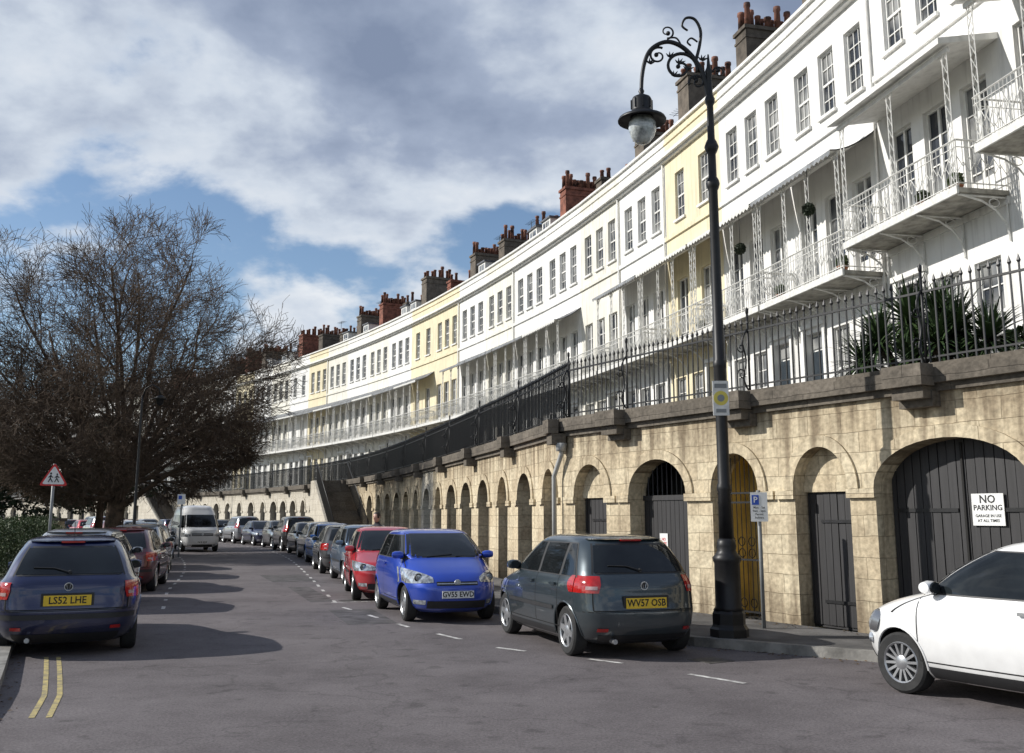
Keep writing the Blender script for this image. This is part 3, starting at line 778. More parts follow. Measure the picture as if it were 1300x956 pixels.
def build_car(sp):
    K=sp['keys']; zs=[k[0] for k in K]
    XF=pchip(zs,[k[1] for k in K]); XR=pchip(zs,[k[2] for k in K]); B=pchip(zs,[k[3] for k in K])
    zb,zt=sp['belt'],sp['gt']; xc=sp.get('xc',-.45)
    nf_=pchip([zs[0],.6,zb,zb+.08,zs[-1]],sp.get('nf',[3.6,4.2,4.5,6,4])); nr_=pchip([zs[0],.6,zb,zb+.08,zs[-1]],sp.get('nr',[4.5,5.5,6.5,7,4.5]))
    N=72
    zl=[]
    n_s=58
    for i in range(n_s+1):
        t=i/n_s; zl.append(lerp(zs[0],zs[-1],t))
    zl+= [zs[-1]-.004, zs[-1]-.012, zb-.01,zb,zb+.01]; zl=sorted(set(zl))
    def fx(y,z,off=0):
        b=B(z); q=min(abs(y)/b,.9995); n=nf_(z); return xc+(XF(z)-xc)*(1-q**n)**(1/n)+off
    def rx(y,z,off=0):
        b=B(z); q=min(abs(y)/b,.9995); n=nr_(z); return xc-(xc-XR(z))*(1-q**n)**(1/n)-off
    def sy(x,z,off=0):
        if x>=xc: a=XF(z)-xc; n=nf_(z); q=(x-xc)/a
        else: a=xc-XR(z); n=nr_(z); q=(xc-x)/a
        q=min(q,.9995); return B(z)*(1-q**n)**(1/n)+off
    body=MB(); vs=[]; fs=[]
    for z in zl:
        for k in range(N):
            a=2*pi*k/N
            ca,sa=cos(a),sin(a)
            n=nf_(z) if ca>=0 else nr_(z)
            ax=(XF(z)-xc) if ca>=0 else (xc-XR(z))
            m_=(abs(ca)**n+abs(sa)**n)**(-1/n)
            vs.append((xc+ax*ca*m_, B(z)*sa*m_, z))
    for i in range(len(zl)-1):
        for k in range(N):
            a=i*N+k; b=i*N+(k+1)%N; fs.append((a,b,b+N,a+N))
    fs.append(tuple(range(N-1,-1,-1))); fs.append(tuple((len(zl)-1)*N+k for k in range(N)))
    body.add(vs,fs,0,None,True)
    bo=body.obj('tmpbody',[M_blk]*12)
    cut=MB(); wr=sp['wr']; wb=sp['axles']
    for xa in wb:
        for sgn in (-1,1):
            n=36; r=wr+.04
            vv=[];y0,y1=sgn*(.48),sgn*1.1
            for y in (y0,y1):
                for k in range(n): vv.append((xa+r*cos(2*pi*k/n),y,wr+.01+r*sin(2*pi*k/n)))
            ff=[(k,(k+1)%n,(k+1)%n+n,k+n) for k in range(n)]+[tuple(range(n-1,-1,-1)),tuple(range(n,2*n))]
            cut.add(vv,ff,3)
    co=cut.obj('tmpcut',[M_blk]*12)
    for o in (bo,co):
        bm=bmesh.new(); bm.from_mesh(o.data); bmesh.ops.recalc_face_normals(bm,faces=bm.faces); bm.to_mesh(o.data); bm.free()
    md=bo.modifiers.new('b','BOOLEAN'); md.object=co; md.operation='DIFFERENCE'; md.solver='EXACT'
    dg=bpy.context.evaluated_depsgraph_get(); me=bo.evaluated_get(dg).to_mesh()
    mb=MB()
    vs=[tuple(v.co) for v in me.vertices]
    mb.v=list(vs)
    for p in me.polygons:
        mb.f.append(list(p.vertices)); mb.m.append(p.material_index); mb.sm.append(True)
        for i in p.vertices: mb.uv.append((0,0))
    bo.evaluated_get(dg).to_mesh_clear()
    bpy.data.objects.remove(bo); bpy.data.objects.remove(co)
    def grid(fn,u0,u1,v0,v1,nu,nv,mat):
        vs=[];fs=[]
        for j in range(nv+1):
            v=lerp(v0,v1,j/nv)
            a=u0(v) if callable(u0) else u0; b=u1(v) if callable(u1) else u1
            for i in range(nu+1): vs.append(fn(lerp(a,b,i/nu),v))
        for j in range(nv):
            for i in range(nu): q=j*(nu+1)+i; fs.append((q,q+1,q+nu+2,q+nu+1))
        mb.add(vs,fs,mat,None,True)
    F=lambda off: (lambda y,z:(fx(y,z,off),y,z)); Rr=lambda off:(lambda y,z:(rx(y,z,off),y,z))
    def S(off,sg): return lambda x,z:(x,sg*sy(x,z,off),z)
    for d_,off,mt in ((.0,.004,2),(.02,.008,1)):
        grid(F(off),lambda z:-B(z)*.90+d_,lambda z:B(z)*.90-d_,zb+.03+d_,zt-d_*.6+.02,14,8,mt)
        r0,r1=sp.get('rear_z',(zb+.05,zt-.01)); rw=sp.get('rear_w',.86)
        grid(Rr(off),lambda z:-B(z)*rw+d_,lambda z:B(z)*rw-d_,r0+d_,r1-d_,14,8,mt)
    al,cl=sp.get('apil',.16),sp.get('cpil',.30)
    z0,z1=zb+.02,zt-.015
    xa_=lambda z: XF(z)-al; xc_=lambda z: XR(z)+cl
    for sg in (-1,1):
        grid(S(.003,sg),lambda z:xc_(z)-.02,lambda z:xa_(z)+.02,z0-.015,z1+.012,24,8,2)
        for i,(p0,p1) in enumerate(sp['panes']):
            lo=(lambda z,p0=p0: max(xc_(z),p0)) if p0 is not None else xc_
            hi=(lambda z,p1=p1: min(xa_(z),p1)) if p1 is not None else xa_
            grid(S(.007,sg),lo,hi,z0,z1,12,8,1)
        for xg in sp['gaps']:
            grid(S(.0022,sg),xg-.005,xg+.005,.34,zb+.01,1,14,3)
        g0,g1=sp['gaps'][-1],sp['gaps'][0]
        grid(S(.0022,sg),g0,g1,.335,.347,20,1,3)
        if sp.get('strip'): grid(S(.014,sg),wb[1]+wr+.06,wb[0]-wr-.06,.53,.58,20,1,sp['strip'])
        grid(S(.006,sg),wb[1]+wr+.06,wb[0]-wr-.06,zs[0]+.01,.30,20,2,2)
        for xh in sp['handles']:
            y=sy(xh,zb-.1); mb.box(xh-.09,xh+.09,min(sg*y,sg*(y+.035)),max(sg*y,sg*(y+.035)),zb-.115,zb-.085,sp.get('hmat',0))
        if sg<0:
            grid(S(.0022,sg),-1.55,-1.39,.72,.725,4,1,3); grid(S(.0022,sg),-1.55,-1.39,.87,.875,4,1,3); grid(S(.0022,sg),-1.553,-1.548,.72,.875,1,4,3); grid(S(.0022,sg),-1.392,-1.387,.72,.875,1,4,3)
        xm=sp['mirror']; y=sy(xm,zb+.05)
        pr=[(0.001,-.11),(.06,-.10),(.085,-.05),(.09,.03),(.07,.09),(.001,.10)]
        Tm=Matrix.Translation((xm,sg*(y+.10),zb+.07))@Matrix.Diagonal((.8,.95,.72,1)).to_4x4()
        mb.lathe(pr,(0,0,0),12,sp.get('mmat',0),Tm,True,'y')
        mb.box(xm-.03,xm+.02,min(sg*(y-.03),sg*(y+.06)),max(sg*(y-.03),sg*(y+.06)),zb+.0,zb+.05,2)
        mb.lathe([(.078,0),(.07,-.012),(.001,-.013)],(0,0,0),12,1,Matrix.Translation((xm-.062,sg*(y+.10),zb+.07))@Matrix.Rotation(-pi/2,4,'Z')@Matrix.Diagonal((1,1,.75,1)).to_4x4(),True,'y')
        for xw in wb:
            pts=[]
            for k in range(19):
                a=lerp(-.12,pi+.12,k/18); x=xw+(wr+.043)*cos(a); z=wr+.01+(wr+.043)*sin(a)
                pts.append((x,sg*(sy(x,max(z,zs[0]+.02))+.001),z))
            mb.tube(pts,.012,5,0)
            yo=sy(xw,.5)-.015
            tyre=[(wr*.62,-.09),(wr*.9,-.095),(wr*.98,-.075),(wr,-.03),(wr,.03),(wr*.98,.075),(wr*.9,.095),(wr*.66,.088),(wr*.64,.03)]
            Tw=Matrix.Translation((xw,sg*(yo-.10),wr))@Matrix.Diagonal((1,sg,1,1)).to_4x4()
            mb.lathe(tyre,(0,0,0),32,4,Tw,True,'y')
            mb.lathe([(wr*.655,.04),(wr*.68,.088),(wr*.655,.096),(wr*.61,.084),(wr*.60,.04)],(0,0,0),32,5,Tw,True,'y',cap=False)
            mb.lathe([(wr*.40,.032),(wr*.40,.038)],(0,0,0),24,2,Tw,True,'y')
            ns=sp.get('spokes',6)
            w0,w1=sp.get('sw',(.050,.030))
            for k in range(ns):
                a=2*pi*k/ns+.3; Ts=Tw@Matrix.Rotation(a,4,'Y')
                mb.add([(-w0,.078,.03),(w0,.078,.03),(w1,.086,wr*.63),(-w1,.086,wr*.63),(-w0,.035,.03),(w0,.035,.03),(w1,.045,wr*.63),(-w1,.045,wr*.63)],
                       [(0,1,2,3),(0,3,7,4),(1,5,6,2)],5,Ts)
            mb.lathe([(.07,.035),(.07,.078),(.05,.088),(.001,.09)],(0,0,0),14,5,Tw,True,'y')
    tl=sp['tail']
    for sg in (-1,1):
        grid(lambda y,z:(rx(y,z,.008),y,z),(lambda z:sg*B(z)*(tl[2]+.05*abs(z-(tl[0]+tl[1])/2)/(tl[1]-tl[0]))),(lambda z:sg*B(z)*.975),tl[0],tl[1],10,8,6)
        grid(S(.008,sg),lambda z:rx(B(z)*.97,z),lambda z:rx(B(z)*.97,z)+tl[3]*(1-.5*abs(2*(z-tl[0])/(tl[1]-tl[0])-1)**2),tl[0],tl[1],6,8,6)
        zm=lerp(tl[0],tl[1],.30)
        grid(lambda y,z:(rx(y,z,.014),y,z),(lambda z:sg*B(z)*(tl[2]+.05)),(lambda z:sg*B(z)*.89),zm-.02,zm+.02,6,2,11 if sp.get('ambt') else 12)
    hz=sp.get('hatch_z',.60)
    grid(Rr(.003),lambda z:-B(z)*.80,lambda z:B(z)*.80,hz-.006,hz+.006,20,1,3)
    for sg in (-1,1): grid(Rr(.003),lambda z:sg*B(z)*.795,lambda z:sg*B(z)*.81,hz,tl[0],1,8,3)
    grid(Rr(.0025),lambda z:-B(z)*.98,lambda z:B(z)*.98,.555,.563,24,1,3)
    if sp.get('rstrip'): grid(Rr(.018),lambda z:-B(z)*.96,lambda z:B(z)*.96,.46,.52,24,2,sp['rstrip'])
    grid(Rr(.006),lambda z:-B(z)*.75,lambda z:B(z)*.75,zs[0]+.01,.285,20,2,2)
    pz=sp['rplate']; xr_=rx(0,pz)-.02
    mb.box(xr_+.002,xr_+.06,-.30,.30,pz-.085,pz+.085,2)
    mb.box(xr_-.008,xr_+.05,-.27,.27,pz-.062,pz+.062,8)
    v,f=text_geo(sp['reg'],.118)
    Tt=Matrix(((0,0,-1,xr_-.0105),(-1,0,0,0),(0,1,0,pz),(0,0,0,1)))
    mb.add([(a*.92,b*1.0,c) for a,b,c in v],f,10,Tt)
    bz=sp['badge'][0]; xb=rx(0,bz)
    Tb=Matrix.Translation((xb-.0,0,bz))@Matrix.Rotation(pi/2,4,'Z')
    mb.lathe([(.052,0),(.050,.012),(.043,.012),(.042,.004)],(0,0,0),18,5,Tb,True,'y',cap=False)
    mb.lathe([(.043,.002),(.042,.005)],(0,0,0),18,2,Tb,True,'y')
    mb.tube([(-.025,.012,.03),(-.01,.012,-.03),(0,.012,.0),(.01,.012,-.03),(.025,.012,.03)],.004,4,5,Tb)
    za=r0+.04; mb.tube([(rx(0,za)-.03,0,za),(rx(.2,za+.05)-.022,.18,za+.05),(rx(.42,za+.06)-.022,.42,za+.06)],.008,4,2)
    mb.lathe([(.025,0),(.02,.03)],(0,0,0),8,2,Matrix.Translation((rx(0,za),0,za))@Matrix.Rotation(pi/2,4,'Z'),True,'y')
    zz=zt+.03; mb.box(XR(zz)-.06,XR(zz)+.02,-.14,.14,zz-.012,zz+.012,6)
    zz=zt+.035
    grid(lambda y,t:(rx(y,zz)-.05*t+ (1-t)*.05,y,zz+.015-.012*t),lambda t:-B(zt)*.85,lambda t:B(zt)*.85,0,1,12,2,0)
    for sg in (-1,1):
        if sg>0: mb.lathe([(.03,0),(.03,.12)],(0,0,0),10,5,Matrix.Translation((XR(.3)+.02-.05,.42,.22))@Matrix.Rotation(-pi/2,4,'Z'),True,'y')
        grid(lambda y,z:(rx(y,z,.009),y,z),(lambda z:sg*.5),(lambda z:sg*.62),.33,.37,3,2,6)
    hl=sp['head']
    for sg in (-1,1):
        if sp.get('round_head'):
            yl=.60; zc=.66; xx=fx(yl,zc)
            Th=Matrix.Translation((xx-.03,sg*yl,zc))@Matrix.Rotation(sg*.45,4,'Z')@Matrix.Rotation(radians(-20),4,'Y')@Matrix.Rotation(-pi/2,4,'Z')
            mb.lathe([(.115,-.05),(.115,.02),(.10,.03)],(0,0,0),24,5,Th,True,'y')
            mb.lathe([(.10,.0),(.098,.035),(.06,.055),(.001,.062)],(0,0,0),24,7,Th,True,'y')
            Th2=Matrix.Translation((fx(.56,.48)-.01,sg*.56,.48))@Matrix.Rotation(sg*.4,4,'Z')@Matrix.Rotation(-pi/2,4,'Z')
            mb.lathe([(.055,-.02),(.05,.02),(.001,.03)],(0,0,0),16,7,Th2,True,'y')
        else:
            vs=[];fs=[];nu,nv=12,8
            for j in range(nv+1):
                for i in range(nu+1):
                    u=i/nu; y=lerp(hl[2],.965,u)
                    zlo=lerp(hl[0]+.03,hl[0]-.005,u); zhi=lerp(hl[0]+.10,hl[1],u**.7)
                    z=lerp(zlo,zhi,j/nv); vs.append((fx(y*B(z),z,.008),sg*y*B(z),z))
            for j in range(nv):
                for i in range(nu): q=j*(nu+1)+i; fs.append((q,q+1,q+nu+2,q+nu+1))
            mb.add(vs,fs,7,None,True)
            yl=lerp(hl[2],.965,.5); zc=lerp(hl[0],hl[1],.4); xx=fx(yl*B(zc),zc)
            mb.lathe([(.07,0),(.06,.02),(.001,.02)],(0,0,0),16,2,Matrix.Translation((xx-.005,sg*yl*B(zc),zc))@Matrix.Rotation(-pi/2,4,'Z'),True,'y')
            mb.lathe([(.05,0),(.045,.03),(.001,.032)],(0,0,0),16,7,Matrix.Translation((xx-.0,sg*yl*B(zc),zc))@Matrix.Rotation(-pi/2,4,'Z'),True,'y')
            grid(lambda y,z:(fx(y,z,.008),y,z),sg*.50,sg*.66,.30,.37,4,3,7)
        grid(lambda y,z:(fx(y,z,.003),y,z),(lambda z:sg*B(z)*.86),(lambda z:sg*B(z)*.872),hl[1],zb,1,10,3)
    gz=sp['grille']
    grid(F(.006),-gz[2],gz[2],gz[0],gz[1],16,4,2)
    grid(F(.012),-gz[2]*.97,gz[2]*.97,(gz[0]+gz[1])/2-.008,(gz[0]+gz[1])/2+.008,16,1,5)
    grid(F(.006),-.48,.48,.24,.36,16,4,2)
    fz=.46; xf_=fx(0,fz)+.012
    mb.box(xf_-.03,xf_+.008,-.26,.26,fz-.056,fz+.056,9)
    Tt=Matrix(((0,0,1,xf_+.0105),(1,0,0,0),(0,1,0,fz),(0,0,0,1)))
    mb.add([(a*.9,b,c) for a,b,c in v],f,10,Tt)
    gzz=(gz[0]+gz[1])/2+.01
    mb.lathe([(.055,0),(.05,.015),(.001,.018)],(0,0,0),18,5,Matrix.Translation((fx(0,gzz)+.008,0,gzz))@Matrix.Rotation(-pi/2,4,'Z'),True,'y')
    zc=zb+.045
    for y0 in (-.35,.15):
        mb.tube([(fx(y0,zc)+.02,y0,zc),(fx(y0+.45,zc+.035)+.02,y0+.45,zc+.035)],.009,4,2)
    if sp.get('aerial'): mb.tube([(-1.1,0,zs[-1]-.02),(-1.35,0,zs[-1]+.18)],.005,4,2)
    return mb

SP={}
SP['polo']=dict(keys=[(.17,1.72,-1.72,.70),(.24,1.86,-1.86,.785),(.40,1.93,-1.95,.815),(.54,1.93,-1.955,.825),(.66,1.88,-1.92,.826),(.76,1.76,-1.90,.822),(.84,1.45,-1.89,.812),(.90,1.18,-1.87,.80),(.95,1.0,-1.84,.775),(1.0,.90,-1.80,.755),(1.2,.56,-1.67,.685),(1.36,.27,-1.54,.615),(1.42,.10,-1.44,.57),(1.455,-.10,-1.22,.47),(1.468,-.25,-.95,.30)],
  belt=.95,gt=1.37,wr=.30,axles=(1.17,-1.29),panes=[(.02-.27,None),(-1.02,-.33),(None,-1.10)],gaps=[.92,-.28,-1.06],handles=[-.12,-.92],mirror=.66,tail=(.78,.98,.70,.16),rplate=.66,reg='WV57 OSB',badge=(.86,),head=(.60,.80,.42),grille=(.62,.70,.40),strip=2,rear_z=(1.0,1.36),rear_w=.84,hatch_z=.575)
SP['golf']=dict(keys=[(.16,1.85,-1.85,.70),(.24,1.98,-1.98,.80),(.40,2.05,-2.07,.845),(.54,2.05,-2.07,.86),(.66,2.0,-2.04,.865),(.75,1.86,-2.02,.86),(.83,1.45,-2.01,.85),(.88,1.15,-1.99,.835),(.92,1.0,-1.96,.80),(.97,.90,-1.90,.77),(1.18,.52,-1.68,.685),(1.33,.20,-1.48,.605),(1.39,.02,-1.36,.56),(1.425,-.2,-1.12,.46),(1.438,-.35,-.9,.30)],
  belt=.92,gt=1.34,wr=.31,axles=(1.22,-1.29),panes=[(-.38,None),(None,-.47)],gaps=[.90,-.43],handles=[-.28],mirror=.66,tail=(.70,.90,.76,.12),rplate=.68,reg='LS52 LHE',badge=(.84,),head=(.60,.78,.5),grille=(.62,.73,.45),strip=2,rear_z=(.97,1.32),rear_w=.84,hatch_z=.575,rstrip=2,aerial=True,cpil=.40)
SP['c2']=dict(keys=[(.17,1.66,-1.62,.70),(.24,1.78,-1.76,.785),(.40,1.835,-1.82,.82),(.54,1.83,-1.83,.83),(.66,1.77,-1.80,.832),(.76,1.66,-1.78,.83),(.84,1.48,-1.77,.82),(.92,1.25,-1.74,.81),(.98,1.08,-1.70,.785),(1.03,.98,-1.67,.76),(1.2,.68,-1.60,.70),(1.36,.34,-1.48,.64),(1.42,.16,-1.38,.60),(1.455,-.05,-1.2,.50),(1.47,-.2,-.95,.32)],
  belt=.98,gt=1.38,wr=.29,axles=(1.10,-1.21),panes=[(-.35,None),(None,-.43)],gaps=[.86,-.40],handles=[-.25],mirror=.76,tail=(.80,1.05,.74,.14),rplate=.70,reg='GV55 EWD',badge=(.9,),head=(.62,.86,.46),grille=(.60,.66,.34),rear_w=.84,hatch_z=.58,nf=[3.4,3.8,4,6,4])
SP['f500']=dict(keys=[(.18,1.60,-1.60,.68),(.25,1.70,-1.72,.765),(.40,1.765,-1.77,.80),(.54,1.765,-1.77,.812),(.66,1.72,-1.74,.813),(.76,1.62,-1.71,.81),(.84,1.45,-1.69,.80),(.91,1.22,-1.66,.785),(.96,1.02,-1.62,.76),(1.0,.92,-1.59,.74),(1.2,.62,-1.43,.685),(1.37,.30,-1.20,.62),(1.44,.10,-1.05,.57),(1.48,-.1,-.85,.46),(1.492,-.22,-.68,.30)],
  belt=.96,gt=1.39,wr=.29,axles=(1.12,-1.18),panes=[(-.42,None),(None,-.50)],gaps=[.86,-.46],handles=[-.30],mirror=.70,tail=(.72,.95,.78,.08),rplate=.62,reg='WN11 KFD',badge=(.85,),head=(.58,.76,.62),grille=(.58,.62,.2),rear_w=.8,hatch_z=.56,nf=[3.2,3.6,4,5.5,3.6],xc=-.4,hmat=5,cpil=.34,spokes=14,sw=(.013,.012),round_head=True)
SP['suv']=dict(keys=[(.24,1.95,-1.95,.74),(.32,2.08,-2.08,.85),(.50,2.12,-2.15,.88),(.70,2.10,-2.15,.895),(.86,2.0,-2.12,.89),(.96,1.7,-2.1,.88),(1.04,1.25,-2.08,.86),(1.08,1.08,-2.05,.84),(1.13,1.0,-2.02,.81),(1.35,.66,-1.9,.75),(1.56,.36,-1.78,.68),(1.63,.15,-1.66,.63),(1.68,-.1,-1.45,.52),(1.695,-.3,-1.1,.34)],
  belt=1.08,gt=1.57,wr=.35,axles=(1.28,-1.33),panes=[(-.25,None),(-1.10,-.33),(None,-1.18)],gaps=[.98,-.29,-1.14],handles=[-.12,-.98],mirror=.75,tail=(.95,1.25,.78,.16),rplate=.82,reg='WP06 HTV',badge=(1.0,),head=(.72,.92,.5),grille=(.72,.86,.45),strip=2,hatch_z=.66)
SP['van']=dict(keys=[(.22,2.1,-2.1,.74),(.32,2.22,-2.2,.86),(.50,2.27,-2.24,.90),(.80,2.27,-2.24,.92),(1.0,2.18,-2.23,.92),(1.12,2.0,-2.22,.915),(1.18,1.9,-2.21,.90),(1.45,1.66,-2.19,.86),(1.75,1.38,-2.15,.81),(1.95,1.15,-2.1,.77),(2.15,.9,-2.0,.68),(2.22,.4,-1.7,.45)],
  belt=1.14,gt=1.74,wr=.34,axles=(1.35,-1.2),panes=[(.42,None),(-.75,.34),(None,-.83)],gaps=[1.25,.38,-.79],handles=[.5,-.6],mirror=1.55,tail=(.75,1.05,.86,.1),rplate=.62,reg='F418 KDP',badge=(1.0,),head=(.72,.92,.6),grille=(.76,.88,.5),xc=-.1,nr=[7,9,9,10,6],nf=[4,5,5.5,7,4],mmat=2)
CARS={}
def carmesh(style,pm):
    k=(style,pm.name)
    if k in CARS: return CARS[k]
    if (style,) not in CARS:
        CARS[(style,)]=build_car(SP[style])
    mats=list(CMATS); mats[0]=pm
    me=CARS[(style,)].mesh('parked_car',mats)
    me.set_sharp_from_angle(angle=radians(38))
    CARS[k]=me; return me
def place(style,pm,x,y,hx,hy,name='parked_car',z=0):
    return mkobj(name,carmesh(style,pm),None,frame(x,y,hx,hy,z))
def dirang(deg): return (-sin(radians(deg)),cos(radians(deg)))
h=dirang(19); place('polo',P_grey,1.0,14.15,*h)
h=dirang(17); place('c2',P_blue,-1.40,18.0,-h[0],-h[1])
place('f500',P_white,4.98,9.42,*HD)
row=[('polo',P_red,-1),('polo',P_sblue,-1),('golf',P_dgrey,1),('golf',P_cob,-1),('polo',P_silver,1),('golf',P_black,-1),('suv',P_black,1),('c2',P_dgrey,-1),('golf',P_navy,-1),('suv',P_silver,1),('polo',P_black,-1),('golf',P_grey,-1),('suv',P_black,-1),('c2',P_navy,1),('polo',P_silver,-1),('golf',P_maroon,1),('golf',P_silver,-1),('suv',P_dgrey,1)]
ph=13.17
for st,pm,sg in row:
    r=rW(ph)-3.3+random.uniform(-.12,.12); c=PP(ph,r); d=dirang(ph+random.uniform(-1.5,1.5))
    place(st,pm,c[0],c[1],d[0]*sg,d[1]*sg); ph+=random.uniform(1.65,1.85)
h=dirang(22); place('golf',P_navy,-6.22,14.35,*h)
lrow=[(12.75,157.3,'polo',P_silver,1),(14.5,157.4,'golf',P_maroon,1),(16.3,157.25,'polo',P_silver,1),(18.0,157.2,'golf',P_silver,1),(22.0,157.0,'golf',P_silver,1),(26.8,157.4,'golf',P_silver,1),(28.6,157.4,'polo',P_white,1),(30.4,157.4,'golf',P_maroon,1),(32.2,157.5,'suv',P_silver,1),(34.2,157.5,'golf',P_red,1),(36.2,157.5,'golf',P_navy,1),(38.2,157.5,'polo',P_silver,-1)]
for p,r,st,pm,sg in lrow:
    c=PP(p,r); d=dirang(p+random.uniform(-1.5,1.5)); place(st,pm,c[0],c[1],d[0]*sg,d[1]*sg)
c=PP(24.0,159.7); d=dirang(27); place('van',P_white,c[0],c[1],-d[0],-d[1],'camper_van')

# ------------------------------------------------------------------ street lamp
M_post=pmat('post_grey',(.22,.23,.23),.5,.1,5)
M_lampg=pmat('lamp_glass',(.50,.53,.53),.08,.3,8,coat=.6)
def street_lamp():
    root=bpy.data.objects.new('street_lamp',None); scene.collection.objects.link(root)
    root.location=(2.9,13.6,.12)
    mb=MB()
    base=[(.26,0),(.26,.10),(.235,.13),(.22,.16),(.22,.30),(.20,.34),(.17,.38),(.165,.95),(.18,.98),(.185,1.03),(.15,1.07),(.12,1.12),(.13,1.18),(.12,1.24),(.095,1.28)]
    mb.lathe(base[:6],(0,0,0),8,0,smooth=False)
    mb.lathe(base[5:],(0,0,0),24,0,flute=.03)
    shaft=[(.095,1.28),(.088,1.9),(.10,1.93),(.10,1.98),(.085,2.02),(.08,3.6),(.092,3.63),(.092,3.69),(.076,3.73),(.066,6.2),(.085,6.24),(.10,6.30),(.085,6.36),(.06,6.4),(.058,6.75),(.08,6.79),(.105,6.86),(.08,6.93),(.055,6.98),(.048,7.5),(.07,7.54),(.075,7.6),(.05,7.66),(.042,7.98),(.06,8.03),(.03,8.1),(.012,8.3)]
    mb.lathe(shaft,(0,0,0),14,0)
    def arc(cx,cz,r0,r1,a0,a1,n=24): return [(cx+lerp(r0,r1,i/n)*cos(radians(lerp(a0,a1,i/n))),0,cz+lerp(r0,r1,i/n)*sin(radians(lerp(a0,a1,i/n)))) for i in range(n+1)]
    main=[(0,0,7.45),(-.03,0,7.75),(-.10,0,8.02),(-.22,0,8.25),(-.38,0,8.42),(-.56,0,8.50),(-.72,0,8.47),(-.86,0,8.36),(-.94,0,8.18),(-.985,0,7.95),(-1.0,0,7.72)]
    def cm(P,n=6):
        P=[Vector(p) for p in P]; P=[P[0]]+P+[P[-1]]; out=[]
        for i in range(1,len(P)-2):
            for k in range(n):
                t=k/n; a,b,c,d=P[i-1],P[i],P[i+1],P[i+2]
                out.append(.5*((2*b)+(c-a)*t+(2*a-5*b+4*c-d)*t*t+(3*b-a-3*c+d)*t**3))
        out.append(P[-2]); return out
    mp=cm(main); mb.tube(mp,[lerp(.040,.028,i/(len(mp)-1)) for i in range(len(mp))],8,0)
    def scroll(cx,cz,r,a0,turns,thick,sg=1,n=40,r1=.03):
        pts=arc(cx,cz,r,r1,a0,a0+sg*360*turns,n); mb.tube(pts,[lerp(thick,thick*.55,i/n) for i in range(n+1)],6,0)
        e=pts[-1]; mb.lathe([(.001,-.035),(.03,-.02),(.035,0),(.03,.02),(.001,.035)],(e[0],0,e[2]),8,0,None,True,'y')
    scroll(-.42,8.10,.26,-20,1.5,.028)
    scroll(-.74,8.28,.14,60,1.25,.02)
    scroll(-.17,7.86,.13,200,1.2,.02,-1)
    scroll(-.60,8.66,.11,-90,1.1,.016,1)
    scroll(.15,8.02,.09,180,1.2,.016,-1)
    top=cm([(-.18,0,8.22),(-.12,0,8.45),(-.10,0,8.68),(-.18,0,8.86),(-.31,0,8.88),(-.37,0,8.76),(-.29,0,8.68)]); mb.tube(top,[lerp(.028,.015,i/(len(top)-1)) for i in range(len(top))],6,0)
    top=cm([(-.15,0,8.5),(-.24,0,8.56),(-.30,0,8.50),(-.25,0,8.44)]); mb.tube(top,.014,6,0)
    lf=cm([(-.38,0,8.42),(-.46,0,8.56),(-.60,0,8.56)]); mb.tube(lf,.014,5,0)
    for (x,z) in ((-.30,8.05),(-.55,8.25),(-.85,8.15),(-.08,8.2),(-.5,7.95),(-.42,8.15),(-.2,7.9)):
        for a in (-50,-15,20,55):
            mb.tube([(x,0,z),(x+.05*cos(radians(a+90)),0,z+.05*sin(radians(a+90))),(x+.10*cos(radians(a+80)),0,z+.10*sin(radians(a+80)))],[.010,.016,.003],5,0)
    L=(-1.0,0,0)
    mb.lathe([(.02,7.78),(.045,7.72),(.03,7.68),(.06,7.66),(.13,7.62),(.15,7.58),(.15,7.42),(.16,7.40),(.20,7.37),(.34,7.30),(.355,7.27),(.35,7.25),(.19,7.31),(.16,7.30)],L,24,0)
    for k in range(8):
        a=k*pi/4; mb.box(-1.0+.152*cos(a)-.01,-1.0+.152*cos(a)+.01,.152*sin(a)-.01,.152*sin(a)+.01,7.44,7.58,0)
    mb.obj('post',[M_ironb]).parent=root
    m2=MB(); m2.lathe([(.17,7.30),(.20,7.22),(.20,7.12),(.17,7.02),(.12,6.95),(.06,6.91),(.001,6.905)],L,24,0)
    m2.obj('glass_bowl',[M_lampg]).parent=root
    m3=MB(); T=frame(-.02,-.088,1,.0,3.2)
    m3.box(-.11,.11,-.01,.01,-.26,.22,0,T)
    m3.lathe([(.10,-.014),(.10,-.010)],(0,0,-.02),24,1,T,False,'y'); m3.lathe([(.05,-.016),(.05,-.014)],(0,0,-.02),24,2,T,False,'y')
    m3.box(-.085,.085,-.0125,-.010,.12,.18,2,T); m3.box(-.07,.07,-.0125,-.010,-.22,-.17,2,T)
    m3.obj('notice',[M_iron_w,pmat('notice_yellow',(.70,.58,.10),.5),M_post]).parent=root
street_lamp()
def lamp2(x,y,h=6.6,name='street_lamp',side=-1):
    mb=MB(); mb.lathe([(.16,0),(.15,.3),(.1,.4),(.08,1.1),(.06,1.2),(.045,h-.5),(.03,h)],(x,y,.1),10,0)
    pts=[(x,y,h),(x+side*.1,y,h+.35),(x+side*.35,y,h+.5),(x+side*.6,y,h+.35),(x+side*.65,y,h+.1)]
    mb.tube(pts,.03,6,0); mb.lathe([(.05,0),(.25,-.14),(.14,-.16),(.12,-.32),(.02,-.4)],(x+side*.65,y,h+.12),12,0)
    mb.obj(name,[M_ironb])
lamp2(-13.4,35.5,5.9,side=1)
c=PP(34.5,165.2); lamp2(c[0],c[1],6.3,side=1); c=PP(46,156); lamp2(c[0],c[1],6.3)

